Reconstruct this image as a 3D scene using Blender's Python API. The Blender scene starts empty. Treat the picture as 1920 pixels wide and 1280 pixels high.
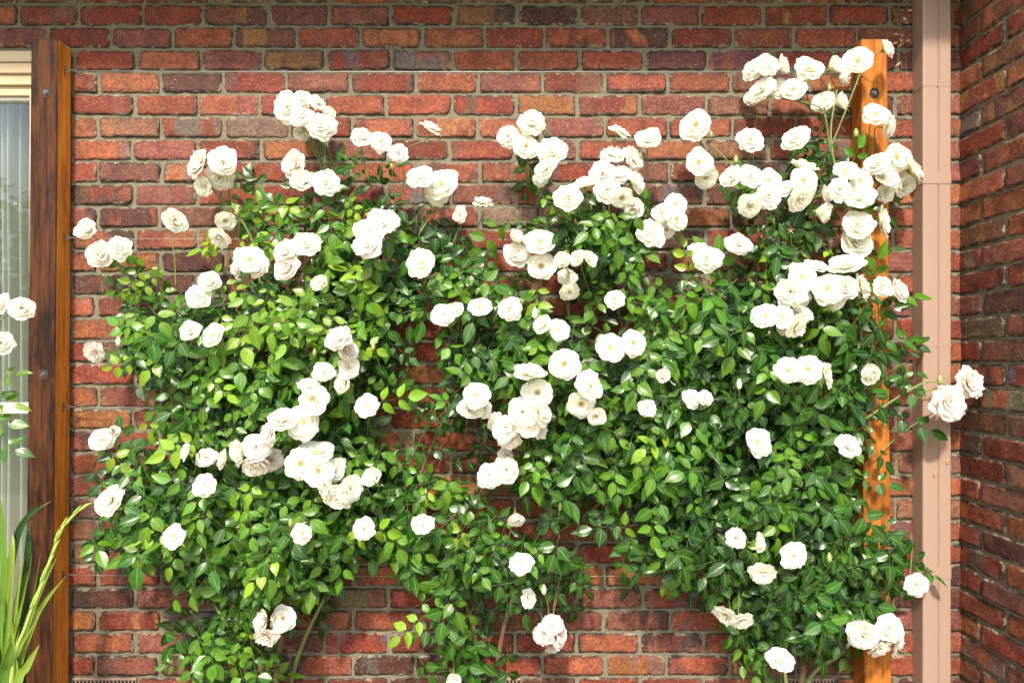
import bpy, math, random
from mathutils import Vector, Matrix, noise
import numpy as np

C = bpy.context.scene.collection
SC = bpy.context.scene
R = math.radians

# ------------------------------------------------------------------ camera, sky, sun, exposure
S = 0.00205          # metres per photo pixel on the wall plane
D = 2.5              # camera to wall
ZC = 1.488           # camera height
HOR = 674.0          # photo row of the horizon

cam = bpy.data.cameras.new("camera")
cam.sensor_width = 36.0
cam.lens = 36.0 * (D / S) / 1920.0
cam.shift_y = (HOR - 640.0) / 1920.0
cam.clip_start = 0.05
cam.clip_end = 2000
camo = bpy.data.objects.new("camera", cam)
camo.location = (0, -D, ZC)
camo.rotation_euler = (R(90), 0, 0)
C.objects.link(camo)
SC.camera = camo

SUN_DIR = Vector((-0.11, -0.66, 0.80)).normalized()     # towards the sun
elev = math.asin(SUN_DIR.z)
azim = math.atan2(SUN_DIR.x, SUN_DIR.y)
w = bpy.data.worlds.new("World")
SC.world = w
w.use_nodes = True
wn = w.node_tree
sky = wn.nodes.new("ShaderNodeTexSky")
sky.sky_type = 'NISHITA'
sky.sun_disc = False
sky.sun_elevation = elev
sky.sun_rotation = azim
sky.air_density = 1.0
sky.dust_density = 3.0
bg = wn.nodes["Background"]
bg.inputs["Strength"].default_value = 0.125
wn.links.new(sky.outputs[0], bg.inputs["Color"])

sl = bpy.data.lights.new("sun", 'SUN')
sl.energy = 3.5
sl.angle = R(5)
sl.color = (1.0, 0.91, 0.77)
so = bpy.data.objects.new("sun", sl)
so.rotation_euler = (-SUN_DIR).to_track_quat('-Z', 'Y').to_euler()
so.location = (2, -4, 6)
C.objects.link(so)

SC.view_settings.view_transform = 'Standard'
SC.view_settings.look = 'None'
SC.view_settings.exposure = 1.40
SC.view_settings.gamma = 1.0
SC.render.engine = 'CYCLES'
SC.cycles.max_bounces = 8
SC.cycles.transparent_max_bounces = 12


def at(px, py, d=0.0):
    k = S * (D - d) / D
    return Vector(((px - 960) * k, -d, ZC + (HOR - py) * k))


# ------------------------------------------------------------------ helpers
class MB:
    def __init__(self):
        self.v, self.f, self.m, self.c, self.uv, self.c2 = [], [], [], [], [], []

    def add(self, verts, faces, mat=0, col=None, uv=None, col2=None):
        o = len(self.v)
        self.v += [tuple(x) for x in verts]
        self.f += [tuple(i + o for i in f) for f in faces]
        self.m += [mat] * len(faces)
        n = len(verts)
        self.c += (list(col) if isinstance(col, list) else [col or (1, 1, 1, 1)] * n)
        self.c2 += [col2 or (0, 0, 0, 0)] * n
        self.uv += (uv if uv else [(0, 0)] * n)

    def box(self, x0, x1, y0, y1, z0, z1, mat=0, bev=0.0, mats=None):
        if bev <= 0:
            v = [(x, y, z) for x in (x0, x1) for y in (y0, y1) for z in (z0, z1)]
            f = [(0, 1, 3, 2), (4, 6, 7, 5), (0, 4, 5, 1), (2, 3, 7, 6), (0, 2, 6, 4), (1, 5, 7, 3)]
            self.add(v, f, mat)
        else:
            c = ((x0 + x1) / 2, (y0 + y1) / 2, (z0 + z1) / 2)
            h = (abs(x1 - x0) / 2, abs(y1 - y0) / 2, abs(z1 - z0) / 2)
            v = []
            for sx in (-1, 1):
                for sy in (-1, 1):
                    for sz in (-1, 1):
                        for ax in range(3):
                            p = [sx * h[0], sy * h[1], sz * h[2]]
                            for k in range(3):
                                if k != ax:
                                    p[k] -= math.copysign(bev, p[k])
                            v.append(tuple(c[k] + p[k] for k in range(3)))
            idx = lambda sx, sy, sz, ax: (((sx > 0) * 2 + (sy > 0)) * 2 + (sz > 0)) * 3 + ax
            f = []
            for ax in range(3):
                a, b = (ax + 1) % 3, (ax + 2) % 3
                for s in (-1, 1):
                    q = []
                    for (sa, sb) in ((-1, -1), (1, -1), (1, 1), (-1, 1)):
                        g = [0, 0, 0]
                        g[ax], g[a], g[b] = s, sa, sb
                        q.append(idx(*g, ax))
                    f.append(tuple(q if s > 0 else q[::-1]))
                for sa in (-1, 1):
                    for sb in (-1, 1):
                        g0, g1 = [0, 0, 0], [0, 0, 0]
                        g0[a] = g1[a] = sa
                        g0[b] = g1[b] = sb
                        g0[ax], g1[ax] = -1, 1
                        q = [idx(*g0, a), idx(*g1, a), idx(*g1, b), idx(*g0, b)]
                        f.append(tuple(q if sa * sb > 0 else q[::-1]))
            for sx in (-1, 1):
                for sy in (-1, 1):
                    for sz in (-1, 1):
                        q = [idx(sx, sy, sz, k) for k in range(3)]
                        f.append(tuple(q if sx * sy * sz > 0 else q[::-1]))
            self.add(v, f, mat)

    def tube(self, pts, r0, r1=None, seg=6, mat=0, col=None, cap=True, radii=None):
        pts = [Vector(p) for p in pts]
        n = len(pts)
        r1 = r0 if r1 is None else r1
        vs, fs = [], []
        ref = None
        for i, p in enumerate(pts):
            t = (pts[min(i + 1, n - 1)] - pts[max(i - 1, 0)])
            if t.length < 1e-9:
                t = Vector((0, 0, 1))
            t.normalize()
            if ref is None:
                ref = t.orthogonal()
            a = (ref - t * ref.dot(t))
            if a.length < 1e-6:
                a = t.orthogonal()
            a.normalize()
            ref = a
            b = t.cross(a)
            r = radii[i] if radii else r0 + (r1 - r0) * i / max(1, n - 1)
            for k in range(seg):
                an = 2 * math.pi * k / seg
                vs.append(p + a * (r * math.cos(an)) + b * (r * math.sin(an)))
        for i in range(n - 1):
            for k in range(seg):
                k2 = (k + 1) % seg
                fs.append((i * seg + k, i * seg + k2, (i + 1) * seg + k2, (i + 1) * seg + k))
        if cap:
            fs.append(tuple(range(seg))[::-1])
            fs.append(tuple((n - 1) * seg + k for k in range(seg)))
        self.add(vs, fs, mat, col)

    def mesh(self, name, mats, smooth=True):
        me = bpy.data.meshes.new(name)
        me.from_pydata(self.v, [], self.f)
        for m in (mats if isinstance(mats, (list, tuple)) else [mats]):
            me.materials.append(m)
        me.polygons.foreach_set("material_index", self.m)
        me.polygons.foreach_set("use_smooth", [smooth] * len(self.f))
        a = me.color_attributes.new("tone", 'FLOAT_COLOR', 'POINT')
        a.data.foreach_set("color", np.array(self.c, dtype=np.float32).ravel())
        a2 = me.color_attributes.new("patch", 'FLOAT_COLOR', 'POINT')
        a2.data.foreach_set("color", np.array(self.c2, dtype=np.float32).ravel())
        uvl = me.uv_layers.new(name="UVMap")
        li = np.empty(len(me.loops), dtype=np.int32)
        me.loops.foreach_get("vertex_index", li)
        uvl.data.foreach_set("uv", np.array(self.uv, dtype=np.float32)[li].ravel())
        me.update()
        return me

    def build(self, name, mats, parent=None, smooth=True):
        o = bpy.data.objects.new(name, self.mesh(name, mats, smooth))
        C.objects.link(o)
        if parent is not None:
            o.parent = parent
            o.matrix_parent_inverse = Matrix.Translation(parent.location).inverted() if parent.type == 'EMPTY' else Matrix()
        return o


def tag(o, label=None, cat=None, group=None, kind=None):
    if label:
        o["label"] = label
    if cat:
        o["category"] = cat
    if group:
        o["group"] = group
    if kind:
        o["kind"] = kind
    return o


def empty(name, loc=(0, 0, 0), **kw):
    o = bpy.data.objects.new(name, None)
    o.location = loc
    o.empty_display_size = 0.1
    C.objects.link(o)
    return tag(o, **kw)


def curve(pts, n=12):
    """Catmull-Rom through points."""
    P = [Vector(p) for p in pts]
    P = [P[0] * 2 - P[1]] + P + [P[-1] * 2 - P[-2]]
    out = []
    for i in range(1, len(P) - 2):
        for k in range(n):
            t = k / n
            a, b, c, d = P[i - 1], P[i], P[i + 1], P[i + 2]
            out.append(0.5 * ((2 * b) + (c - a) * t + (2 * a - 5 * b + 4 * c - d) * t * t + (3 * b - a - 3 * c + d) * t ** 3))
    out.append(P[-2])
    return out


# ------------------------------------------------------------------ materials
class NT:
    def __init__(self, name):
        self.m = bpy.data.materials.new(name)
        self.m.use_nodes = True
        self.t = self.m.node_tree
        self.t.nodes.clear()
        self.out = self.t.nodes.new("ShaderNodeOutputMaterial")

    def n(self, typ, **kw):
        nd = self.t.nodes.new("ShaderNode" + typ)
        for k, v in kw.items():
            if hasattr(nd, k) and k not in ("inputs",):
                setattr(nd, k, v)
        return nd

    def set(self, sock, v):
        if hasattr(v, "is_output"):
            self.t.links.new(v, sock)
        elif v is not None:
            sock.default_value = v

    def math(self, op, a, b=None, c=None, clamp=False):
        nd = self.n("Math", operation=op, use_clamp=clamp)
        self.set(nd.inputs[0], a)
        self.set(nd.inputs[1], b)
        self.set(nd.inputs[2], c)
        return nd.outputs[0]

    def mix(self, f, a, b, blend='MIX'):
        nd = self.n("Mix", data_type='RGBA', blend_type=blend)
        self.set(nd.inputs[0], f)
        self.set(nd.inputs[6], a if hasattr(a, "is_output") else (*a, 1) if len(a) == 3 else a)
        self.set(nd.inputs[7], b if hasattr(b, "is_output") else (*b, 1) if len(b) == 3 else b)
        return nd.outputs[2]

    def ss(self, x, lo, hi):
        nd = self.n("MapRange", interpolation_type='SMOOTHSTEP')
        self.set(nd.inputs[0], x)
        nd.inputs[1].default_value = lo
        nd.inputs[2].default_value = hi
        return nd.outputs[0]

    def coord(self, scale=(1, 1, 1), kind="Object"):
        tc = self.n("TexCoord")
        mp = self.n("Mapping")
        mp.inputs["Scale"].default_value = scale
        self.t.links.new(tc.outputs[kind], mp.inputs[0])
        return mp.outputs[0]

    def noise(self, co, scale, detail=4, rough=0.6):
        nd = self.n("TexNoise")
        if co is not None:
            self.t.links.new(co, nd.inputs["Vector"])
        nd.inputs["Scale"].default_value = scale
        nd.inputs["Detail"].default_value = detail
        nd.inputs["Roughness"].default_value = rough
        return nd.outputs["Fac"]

    def attr(self, name):
        nd = self.n("Attribute")
        nd.attribute_name = name
        return nd.outputs

    def bump(self, h, strength=0.5, dist=0.002):
        nd = self.n("Bump")
        nd.inputs["Strength"].default_value = strength
        nd.inputs["Distance"].default_value = dist
        self.t.links.new(h, nd.inputs["Height"])
        return nd.outputs[0]

    def pbr(self, col, rough=0.6, normal=None, metallic=0.0, spec=0.5, link=True, coat=0.0):
        p = self.n("BsdfPrincipled")
        self.set(p.inputs["Base Color"], col if hasattr(col, "is_output") else (*col, 1))
        self.set(p.inputs["Roughness"], rough)
        self.set(p.inputs["Metallic"], metallic)
        self.set(p.inputs["Specular IOR Level"], spec)
        self.set(p.inputs["Coat Weight"], coat)
        if normal is not None:
            self.t.links.new(normal, p.inputs["Normal"])
        if link:
            self.t.links.new(p.outputs[0], self.out.inputs[0])
        return p


def simple(name, col, rough=0.6, metallic=0.0, var=0.15, nscale=20, bump=0.0, spec=0.5):
    n = NT(name)
    co = n.coord()
    f = n.noise(co, nscale, 5)
    a = tuple(c * (1 - var) for c in col)
    b = tuple(min(1, c * (1 + var)) for c in col)
    c = n.mix(f, a, b)
    nm = n.bump(n.noise(co, nscale * 4, 4), bump, 0.002) if bump else None
    n.pbr(c, rough, nm, metallic, spec)
    return n.m


def make_brick():
    n = NT("brick_clay")
    co = n.coord()
    tone = n.attr("tone")
    patch = n.attr("patch")
    uv = n.n("UVMap").outputs[0]
    sep = n.n("SeparateXYZ")
    n.t.links.new(uv, sep.inputs[0])
    # per brick offset of the noise
    add = n.n("VectorMath", operation='ADD')
    n.t.links.new(co, add.inputs[0])
    sc = n.n("VectorMath", operation='SCALE')
    n.t.links.new(patch[0], sc.inputs[0])
    sc.inputs["Scale"].default_value = 37.0
    n.t.links.new(sc.outputs[0], add.inputs[1])
    pco = add.outputs[0]
    base = tone[0]
    big = n.noise(pco, 14, 3, 0.55)
    base = n.mix(n.ss(big, 0.3, 0.75), n.mix(1.0, base, (0.74, 0.72, 0.74), 'MULTIPLY'), n.mix(1.0, base, (1.22, 1.2, 1.12), 'MULTIPLY'))
    # kiln patches in the second tone
    st = n.n("VectorMath", operation='MULTIPLY')
    n.t.links.new(pco, st.inputs[0])
    st.inputs[1].default_value = (11, 11, 4.0)
    pn = n.noise(st.outputs[0], 1.0, 2.5, 0.55)
    pf = n.math('MULTIPLY', n.ss(pn, 0.52, 0.60), patch[3])
    base = n.mix(pf, base, patch[0])
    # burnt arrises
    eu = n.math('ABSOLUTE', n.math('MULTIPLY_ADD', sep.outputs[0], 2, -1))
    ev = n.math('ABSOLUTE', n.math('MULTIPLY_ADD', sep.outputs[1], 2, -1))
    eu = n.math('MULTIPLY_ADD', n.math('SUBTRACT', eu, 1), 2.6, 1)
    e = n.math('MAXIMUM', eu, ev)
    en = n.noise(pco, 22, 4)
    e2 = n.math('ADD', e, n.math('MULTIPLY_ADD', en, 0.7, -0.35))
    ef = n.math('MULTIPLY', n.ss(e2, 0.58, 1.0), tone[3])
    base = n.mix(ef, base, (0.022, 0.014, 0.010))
    # fine grain and pale grit
    fg = n.noise(co, 260, 3, 0.7)
    base = n.mix(n.ss(fg, 0.25, 0.8), n.mix(1.0, base, (0.5, 0.48, 0.48), 'MULTIPLY'), n.mix(1.0, base, (1.42, 1.4, 1.36), 'MULTIPLY'))
    md = n.noise(pco, 75, 4, 0.7)
    base = n.mix(n.ss(md, 0.34, 0.66), n.mix(1.0, base, (0.66, 0.62, 0.62), 'MULTIPLY'), n.mix(1.0, base, (1.18, 1.18, 1.16), 'MULTIPLY'))
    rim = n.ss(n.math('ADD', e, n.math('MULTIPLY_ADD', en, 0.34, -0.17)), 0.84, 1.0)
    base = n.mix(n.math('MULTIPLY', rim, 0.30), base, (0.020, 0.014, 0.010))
    smn = n.ss(n.noise(pco, 26, 4, 0.65), 0.50, 0.62)
    sme = n.ss(n.math('ADD', e, n.math('MULTIPLY_ADD', md, 0.8, -0.4)), 0.78, 0.92)
    base = n.mix(n.math('MULTIPLY', n.math('MULTIPLY', smn, sme), 0.75), base, (0.21, 0.18, 0.125))
    vo = n.n("TexVoronoi")
    n.t.links.new(co, vo.inputs["Vector"])
    vo.inputs["Scale"].default_value = 210
    d1 = n.math('LESS_THAN', vo.outputs["Distance"], 0.30)
    sr = n.n("SeparateColor")
    n.t.links.new(vo.outputs["Color"], sr.inputs[0])
    clus = n.ss(n.noise(pco, 30, 3), 0.35, 0.7)
    g = n.math('GREATER_THAN', sr.outputs[0], n.math('SUBTRACT', 0.88, n.math('MULTIPLY', clus, 0.30)))
    sp = n.math('MULTIPLY', n.math('MULTIPLY', d1, g), n.math('MULTIPLY_ADD', sr.outputs[1], 0.55, 0.15))
    base = n.mix(sp, base, (0.40, 0.29, 0.22))
    # lime bloom / dust
    db = n.ss(n.noise(co, 5, 5, 0.65), 0.52, 0.8)
    base = n.mix(n.math('MULTIPLY', db, 0.26), base, (0.25, 0.165, 0.11))
    h = n.math('ADD', n.math('MULTIPLY', fg, 0.5), n.noise(co, 70, 5, 0.65))
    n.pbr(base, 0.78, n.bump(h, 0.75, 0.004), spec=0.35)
    return n.m


def make_mortar():
    n = NT("mortar")
    co = n.coord()
    a = n.noise(co, 9, 5)
    b = n.noise(co, 140, 4, 0.7)
    c = n.mix(a, (0.125, 0.112, 0.078), (0.21, 0.19, 0.134))
    c = n.mix(n.ss(b, 0.3, 0.75), n.mix(1, c, (0.72, 0.72, 0.7), 'MULTIPLY'), c)
    grime = n.ss(n.noise(co, 17, 5, 0.7), 0.55, 0.75)
    c = n.mix(n.math('MULTIPLY', grime, 0.45), c, (0.07, 0.062, 0.042))
    n.pbr(c, 0.92, n.bump(n.math('ADD', n.noise(co, 45, 5), b), 0.9, 0.004), spec=0.2)
    return n.m


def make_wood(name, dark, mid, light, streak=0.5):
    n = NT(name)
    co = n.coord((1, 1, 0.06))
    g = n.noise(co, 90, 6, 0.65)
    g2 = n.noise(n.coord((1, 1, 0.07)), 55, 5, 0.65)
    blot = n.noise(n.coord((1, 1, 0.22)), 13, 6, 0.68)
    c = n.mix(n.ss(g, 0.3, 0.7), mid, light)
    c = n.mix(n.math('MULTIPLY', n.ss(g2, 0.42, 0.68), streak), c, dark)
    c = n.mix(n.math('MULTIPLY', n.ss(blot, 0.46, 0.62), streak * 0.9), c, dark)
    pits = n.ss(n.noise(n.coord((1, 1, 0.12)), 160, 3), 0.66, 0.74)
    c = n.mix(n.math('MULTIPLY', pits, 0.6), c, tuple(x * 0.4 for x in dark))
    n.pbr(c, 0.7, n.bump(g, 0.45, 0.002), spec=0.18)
    return n.m


def make_leaf():
    n = NT("rose_leaf")
    tone = n.attr("tone")
    uv = n.n("UVMap").outputs[0]
    sep = n.n("SeparateXYZ")
    n.t.links.new(uv, sep.inputs[0])
    u = n.math('ABSOLUTE', sep.outputs[0])
    rib = n.math('SUBTRACT', 1.0, n.ss(u, 0.02, 0.12))
    # side veins: bands slanting towards the tip
    vv = n.math('ADD', n.math('MULTIPLY', sep.outputs[1], 46), n.math('MULTIPLY', u, -11))
    vein = n.ss(n.math('SINE', vv), 0.72, 1.0)
    co = n.coord()
    mott = n.noise(co, 60, 3)
    c = n.mix(mott, n.mix(1, tone[0], (0.8, 0.85, 0.8), 'MULTIPLY'), n.mix(1, tone[0], (1.2, 1.15, 1.1), 'MULTIPLY'))
    c = n.mix(n.math('MULTIPLY', vein, 0.14), c, (0.13, 0.22, 0.05))
    c = n.mix(n.math('MULTIPLY', rib, 0.5), c, (0.19, 0.29, 0.06))
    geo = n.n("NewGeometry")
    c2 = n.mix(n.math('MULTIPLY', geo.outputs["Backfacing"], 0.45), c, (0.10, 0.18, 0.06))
    h = n.math('ADD', n.math('MULTIPLY', vein, -0.6), n.math('MULTIPLY', n.noise(co, 130, 2), 0.6))
    bm = n.bump(h, 0.35, 0.0015)
    p = n.pbr(c2, 0.28, bm, spec=0.36, link=False)
    tr = n.n("BsdfTranslucent")
    tc = n.mix(1, c, (1.5, 1.75, 0.7), 'MULTIPLY')
    n.t.links.new(tc, tr.inputs[0])
    mx = n.n("MixShader")
    mx.inputs[0].default_value = 0.24
    n.t.links.new(p.outputs[0], mx.inputs[1])
    n.t.links.new(tr.outputs[0], mx.inputs[2])
    n.t.links.new(mx.outputs[0], n.out.inputs[0])
    return n.m


def make_petal(name, white, heart):
    n = NT(name)
    uv = n.n("UVMap").outputs[0]
    sep = n.n("SeparateXYZ")
    n.t.links.new(uv, sep.inputs[0])
    co = n.coord()
    f = n.math('SUBTRACT', 1.0, n.ss(sep.outputs[1], 0.05, 0.6))
    c = n.mix(n.math('MULTIPLY', f, 0.75), white, heart)
    c = n.mix(n.math('MULTIPLY', n.ss(n.noise(co, 2.2, 3), 0.5, 0.8), 0.25), c, heart)
    vn = n.noise(n.coord((26, 2.0, 1), "UV"), 1.0, 3)
    p = n.pbr(c, 0.62, n.bump(vn, 0.2, 0.0015), spec=0.2, link=False)
    tr = n.n("BsdfTranslucent")
    n.t.links.new(c, tr.inputs[0])
    mx = n.n("MixShader")
    mx.inputs[0].default_value = 0.44
    n.t.links.new(p.outputs[0], mx.inputs[1])
    n.t.links.new(tr.outputs[0], mx.inputs[2])
    n.t.links.new(mx.outputs[0], n.out.inputs[0])
    return n.m


def make_tone(name, rough=0.6, trans=0.0, streak=None):
    """colour from the mesh attribute, a little variation"""
    n = NT(name)
    t = n.attr("tone")
    co = n.coord(streak or (1, 1, 1))
    f = n.noise(co, 60, 4)
    c = n.mix(f, n.mix(1, t[0], (0.75, 0.78, 0.75), 'MULTIPLY'), n.mix(1, t[0], (1.25, 1.2, 1.2), 'MULTIPLY'))
    p = n.pbr(c, rough, n.bump(f, 0.3, 0.002), link=False)
    if trans:
        tr = n.n("BsdfTranslucent")
        n.t.links.new(c, tr.inputs[0])
        mx = n.n("MixShader")
        mx.inputs[0].default_value = trans
        n.t.links.new(p.outputs[0], mx.inputs[1])
        n.t.links.new(tr.outputs[0], mx.inputs[2])
        n.t.links.new(mx.outputs[0], n.out.inputs[0])
    else:
        n.t.links.new(p.outputs[0], n.out.inputs[0])
    return n.m


def make_glass():
    n = NT("window_glass")
    fr = n.n("Fresnel")
    fr.inputs[0].default_value = 1.5
    tp = n.n("BsdfTransparent")
    tp.inputs[0].default_value = (0.86, 0.90, 0.90, 1)
    gl = n.n("BsdfGlossy")
    gl.inputs["Roughness"].default_value = 0.02
    mx = n.n("MixShader")
    f = n.math('MULTIPLY_ADD', fr.outputs[0], 0.5, 0.0, clamp=True)
    n.t.links.new(f, mx.inputs[0])
    n.t.links.new(tp.outputs[0], mx.inputs[1])
    n.t.links.new(gl.outputs[0], mx.inputs[2])
    n.t.links.new(mx.outputs[0], n.out.inputs[0])
    return n.m


def make_pipe():
    n = NT("downpipe_paint")
    co = n.coord()
    a = n.noise(co, 3.0, 5)
    b = n.noise(n.coord((1, 1, 0.15)), 40, 4)
    c = n.mix(a, (0.235, 0.158, 0.118), (0.275, 0.188, 0.142))
    c = n.mix(n.math('MULTIPLY', n.ss(b, 0.55, 0.75), 0.18), c, (0.30, 0.19, 0.14))
    sp = n.ss(n.noise(co, 180, 2), 0.72, 0.78)
    c = n.mix(n.math('MULTIPLY', sp, 0.5), c, (0.2, 0.13, 0.09))
    n.pbr(c, 0.42, n.bump(n.noise(co, 6, 3), 0.15, 0.01), spec=0.4)
    return n.m


M = {}
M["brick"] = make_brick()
M["mortar"] = make_mortar()
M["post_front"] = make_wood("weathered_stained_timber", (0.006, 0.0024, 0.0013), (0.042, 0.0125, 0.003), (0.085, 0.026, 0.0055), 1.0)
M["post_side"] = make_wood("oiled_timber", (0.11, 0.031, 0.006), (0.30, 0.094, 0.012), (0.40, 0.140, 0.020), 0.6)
M["post_inner"] = make_wood("oiled_timber_sun_tone", (0.25, 0.07, 0.011), (0.62, 0.21, 0.028), (0.74, 0.29, 0.042), 0.5)  # orange oiled timber, lightened to stand in for sun missing on this face
M["leaf"] = make_leaf()
M["petal"] = make_petal("white_petal", (0.885, 0.87, 0.775), (0.87, 0.76, 0.46))
M["blush"] = make_petal("blush_petal", (0.87, 0.82, 0.75), (0.84, 0.62, 0.54))
M["tone"] = make_tone("plant_tissue", 0.55)
M["bark"] = make_tone("rose_bark", 0.8, 0, (1, 1, 0.3))
def make_blade():
    n = NT("gladiolus_blade")
    t = n.attr("tone")
    f = n.noise(n.coord((9, 0.5, 1), "UV"), 1.0, 4, 0.7)
    b = n.noise(n.coord(), 14, 3)
    c = n.mix(n.ss(f, 0.3, 0.7), n.mix(1, t[0], (0.62, 0.7, 0.6), 'MULTIPLY'), n.mix(1, t[0], (1.35, 1.25, 1.3), 'MULTIPLY'))
    sep = n.n("SeparateXYZ")
    n.t.links.new(n.n("UVMap").outputs[0], sep.inputs[0])
    tip = n.math('MULTIPLY', n.ss(n.math('ADD', sep.outputs[1], n.math('MULTIPLY', b, 0.3)), 1.02, 1.2), 0.8)
    c = n.mix(tip, c, (0.32, 0.22, 0.08))
    p = n.pbr(c, 0.42, n.bump(f, 0.3, 0.002), link=False)
    tr = n.n("BsdfTranslucent")
    n.t.links.new(c, tr.inputs[0])
    mx = n.n("MixShader")
    mx.inputs[0].default_value = 0.3
    n.t.links.new(p.outputs[0], mx.inputs[1])
    n.t.links.new(tr.outputs[0], mx.inputs[2])
    n.t.links.new(mx.outputs[0], n.out.inputs[0])
    return n.m


M["blade"] = make_blade()
M["glass"] = make_glass()
M["cream"] = simple("cream_paint", (0.40, 0.31, 0.185), 0.45, var=0.08, nscale=6)
M["alu"] = simple("white_rail_paint", (0.62, 0.62, 0.60), 0.45, var=0.06)
M["curtain"] = simple("curtain_cloth", (0.56, 0.54, 0.46), 0.85, var=0.06, nscale=30)
M["pipe"] = make_pipe()
M["steel"] = simple("galvanised_steel", (0.20, 0.20, 0.19), 0.35, metallic=0.9, var=0.2, nscale=60)
M["rust"] = simple("rusty_hook_steel", (0.10, 0.07, 0.05), 0.6, metallic=0.5, var=0.4, nscale=90)
M["wire"] = simple("trellis_wire_steel", (0.25, 0.25, 0.24), 0.4, metallic=0.7, var=0.1)
M["recess_shade"] = simple("painted_recess_shade", (0.03, 0.016, 0.01), 0.9, var=0.2)
M["vent"] = simple("terracotta_vent", (0.26, 0.17, 0.12), 0.8, var=0.2, bump=0.4)
M["dark"] = simple("painted_slot_shade", (0.012, 0.011, 0.010), 0.95, var=0.2)
M["soil"] = simple("garden_soil", (0.10, 0.07, 0.045), 0.95, var=0.5, nscale=30, bump=0.8)
M["bounce_paving"] = simple("bounce_concrete", (0.50, 0.43, 0.33), 0.9, var=0.15, nscale=8, bump=0.3)
M["lawn"] = simple("lawn", (0.10, 0.15, 0.04), 0.9, var=0.4, nscale=14, bump=0.6)
M["eave"] = simple("eave_stain", (0.14, 0.085, 0.05), 0.6, var=0.06)
M["tile"] = simple("roof_tile", (0.16, 0.09, 0.07), 0.8, var=0.25)
M["dry"] = make_tone("dry_plant", 0.85, 0.2)
M["room"] = simple("room_wall", (0.35, 0.33, 0.30), 0.9, var=0.05)

# ------------------------------------------------------------------ ground, eave
g = MB()
g.add([(-400, -400, -0.004), (400, -400, -0.004), (400, 60, -0.004), (-400, 60, -0.004)], [(0, 1, 2, 3)])
tag(g.build("ground", M["lawn"]), "mown green lawn spreading out from the garden bed", "ground", kind="structure")

g = MB()
g.box(-14, 6, -4.6, -0.93, -0.06, 0.004)  # unseen path added to bounce warm light up under the foliage
tag(g.build("path", M["bounce_paving"], smooth=False), "unseen pale concrete path added to bounce light up under the roses", "path", kind="structure")

g = MB()
nx, ny = 90, 24
vs, fs = [], []
for j in range(ny + 1):
    for i in range(nx + 1):
        x = -3.6 + 5.32 * i / nx
        y = -0.925 + 0.925 * j / ny
        e = min(1, (ny - j) / 3 + 0.0 if j > ny - 3 else 1) * min(1, j / 3)
        vs.append((x, y, 0.002 + 0.035 * e * (0.6 + noise.noise(Vector((x * 6, y * 6, 0.3))) + 0.5 * noise.noise(Vector((x * 22, y * 22, 1.3))))))
for j in range(ny):
    for i in range(nx):
        a = j * (nx + 1) + i
        fs.append((a, a + 1, a + nx + 2, a + nx + 1))
g.add(vs, fs)
tag(g.build("garden_bed", M["soil"]), "brown soil bed along the foot of the brick wall", "garden bed", kind="structure")

XC = (1801 - 960) * S          # inner corner of the two walls
SIDE = 0.46                    # how far the side wall comes forward
EV_Z, EV_D = 2.955, 0.215
e = MB()
e.box(-3.8, 3.0, -EV_D, 0.3, EV_Z, EV_Z + 0.02)
e.box(-3.8, 3.0, -EV_D - 0.02, -EV_D - 0.002, EV_Z - 0.02, EV_Z + 0.17)
eo = empty("roof_eave", (0, 0, EV_Z), label="painted eave overhanging the top of the long brick wall", cat="eave", kind="structure")
e.build("soffit", M["eave"], eo, smooth=False)
e = MB()
prof = [(-EV_D - 0.022, 0.14), (-EV_D - 0.13, 0.14), (-EV_D - 0.13, 0.05), (-EV_D - 0.11, 0.03), (-EV_D - 0.022, 0.03)]
vs = [(x, p[0], EV_Z + p[1]) for x in (-3.8, 3.0) for p in prof]
e.add(vs, [(1, 6, 7, 2), (2, 7, 8, 3), (3, 8, 9, 4), (0, 5, 6, 1), (0, 1, 2, 3, 4), (9, 8, 7, 6, 5)])
e.build("gutter", M["eave"], eo, smooth=False)
e = MB()
e.add([(-3.8, -EV_D - 0.03, EV_Z + 0.18), (3, -EV_D - 0.03, EV_Z + 0.18), (3, 3, EV_Z + 1.6), (-3.8, 3, EV_Z + 1.6),
       (-3.8, -EV_D - 0.03, EV_Z + 0.20), (3, -EV_D - 0.03, EV_Z + 0.20), (3, 3, EV_Z + 1.64), (-3.8, 3, EV_Z + 1.64)],
      [(0, 3, 2, 1), (4, 5, 6, 7), (0, 1, 5, 4)])
e.build("roof_tiles", M["tile"], eo, smooth=False)

# ------------------------------------------------------------------ brick walls
BR = random.Random(11)
TONES = [((0.1550, 0.0279, 0.0122), 22), ((0.1850, 0.0437, 0.0194), 22), ((0.2150, 0.0632, 0.0275), 16), ((0.1650, 0.0521, 0.0357), 16),
         ((0.2250, 0.0791, 0.0265), 7), ((0.1050, 0.0372, 0.0275), 8), ((0.1250, 0.0837, 0.0571), 4), ((0.1500, 0.0670, 0.0337), 7), ((0.0700, 0.0223, 0.0143), 7)]
PATCH = [(0.085, 0.075, 0.080), (0.04, 0.02, 0.016), (0.22, 0.085, 0.03), (0.10, 0.078, 0.05), (0.095, 0.040, 0.040), (0.16, 0.034, 0.016)]


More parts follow.
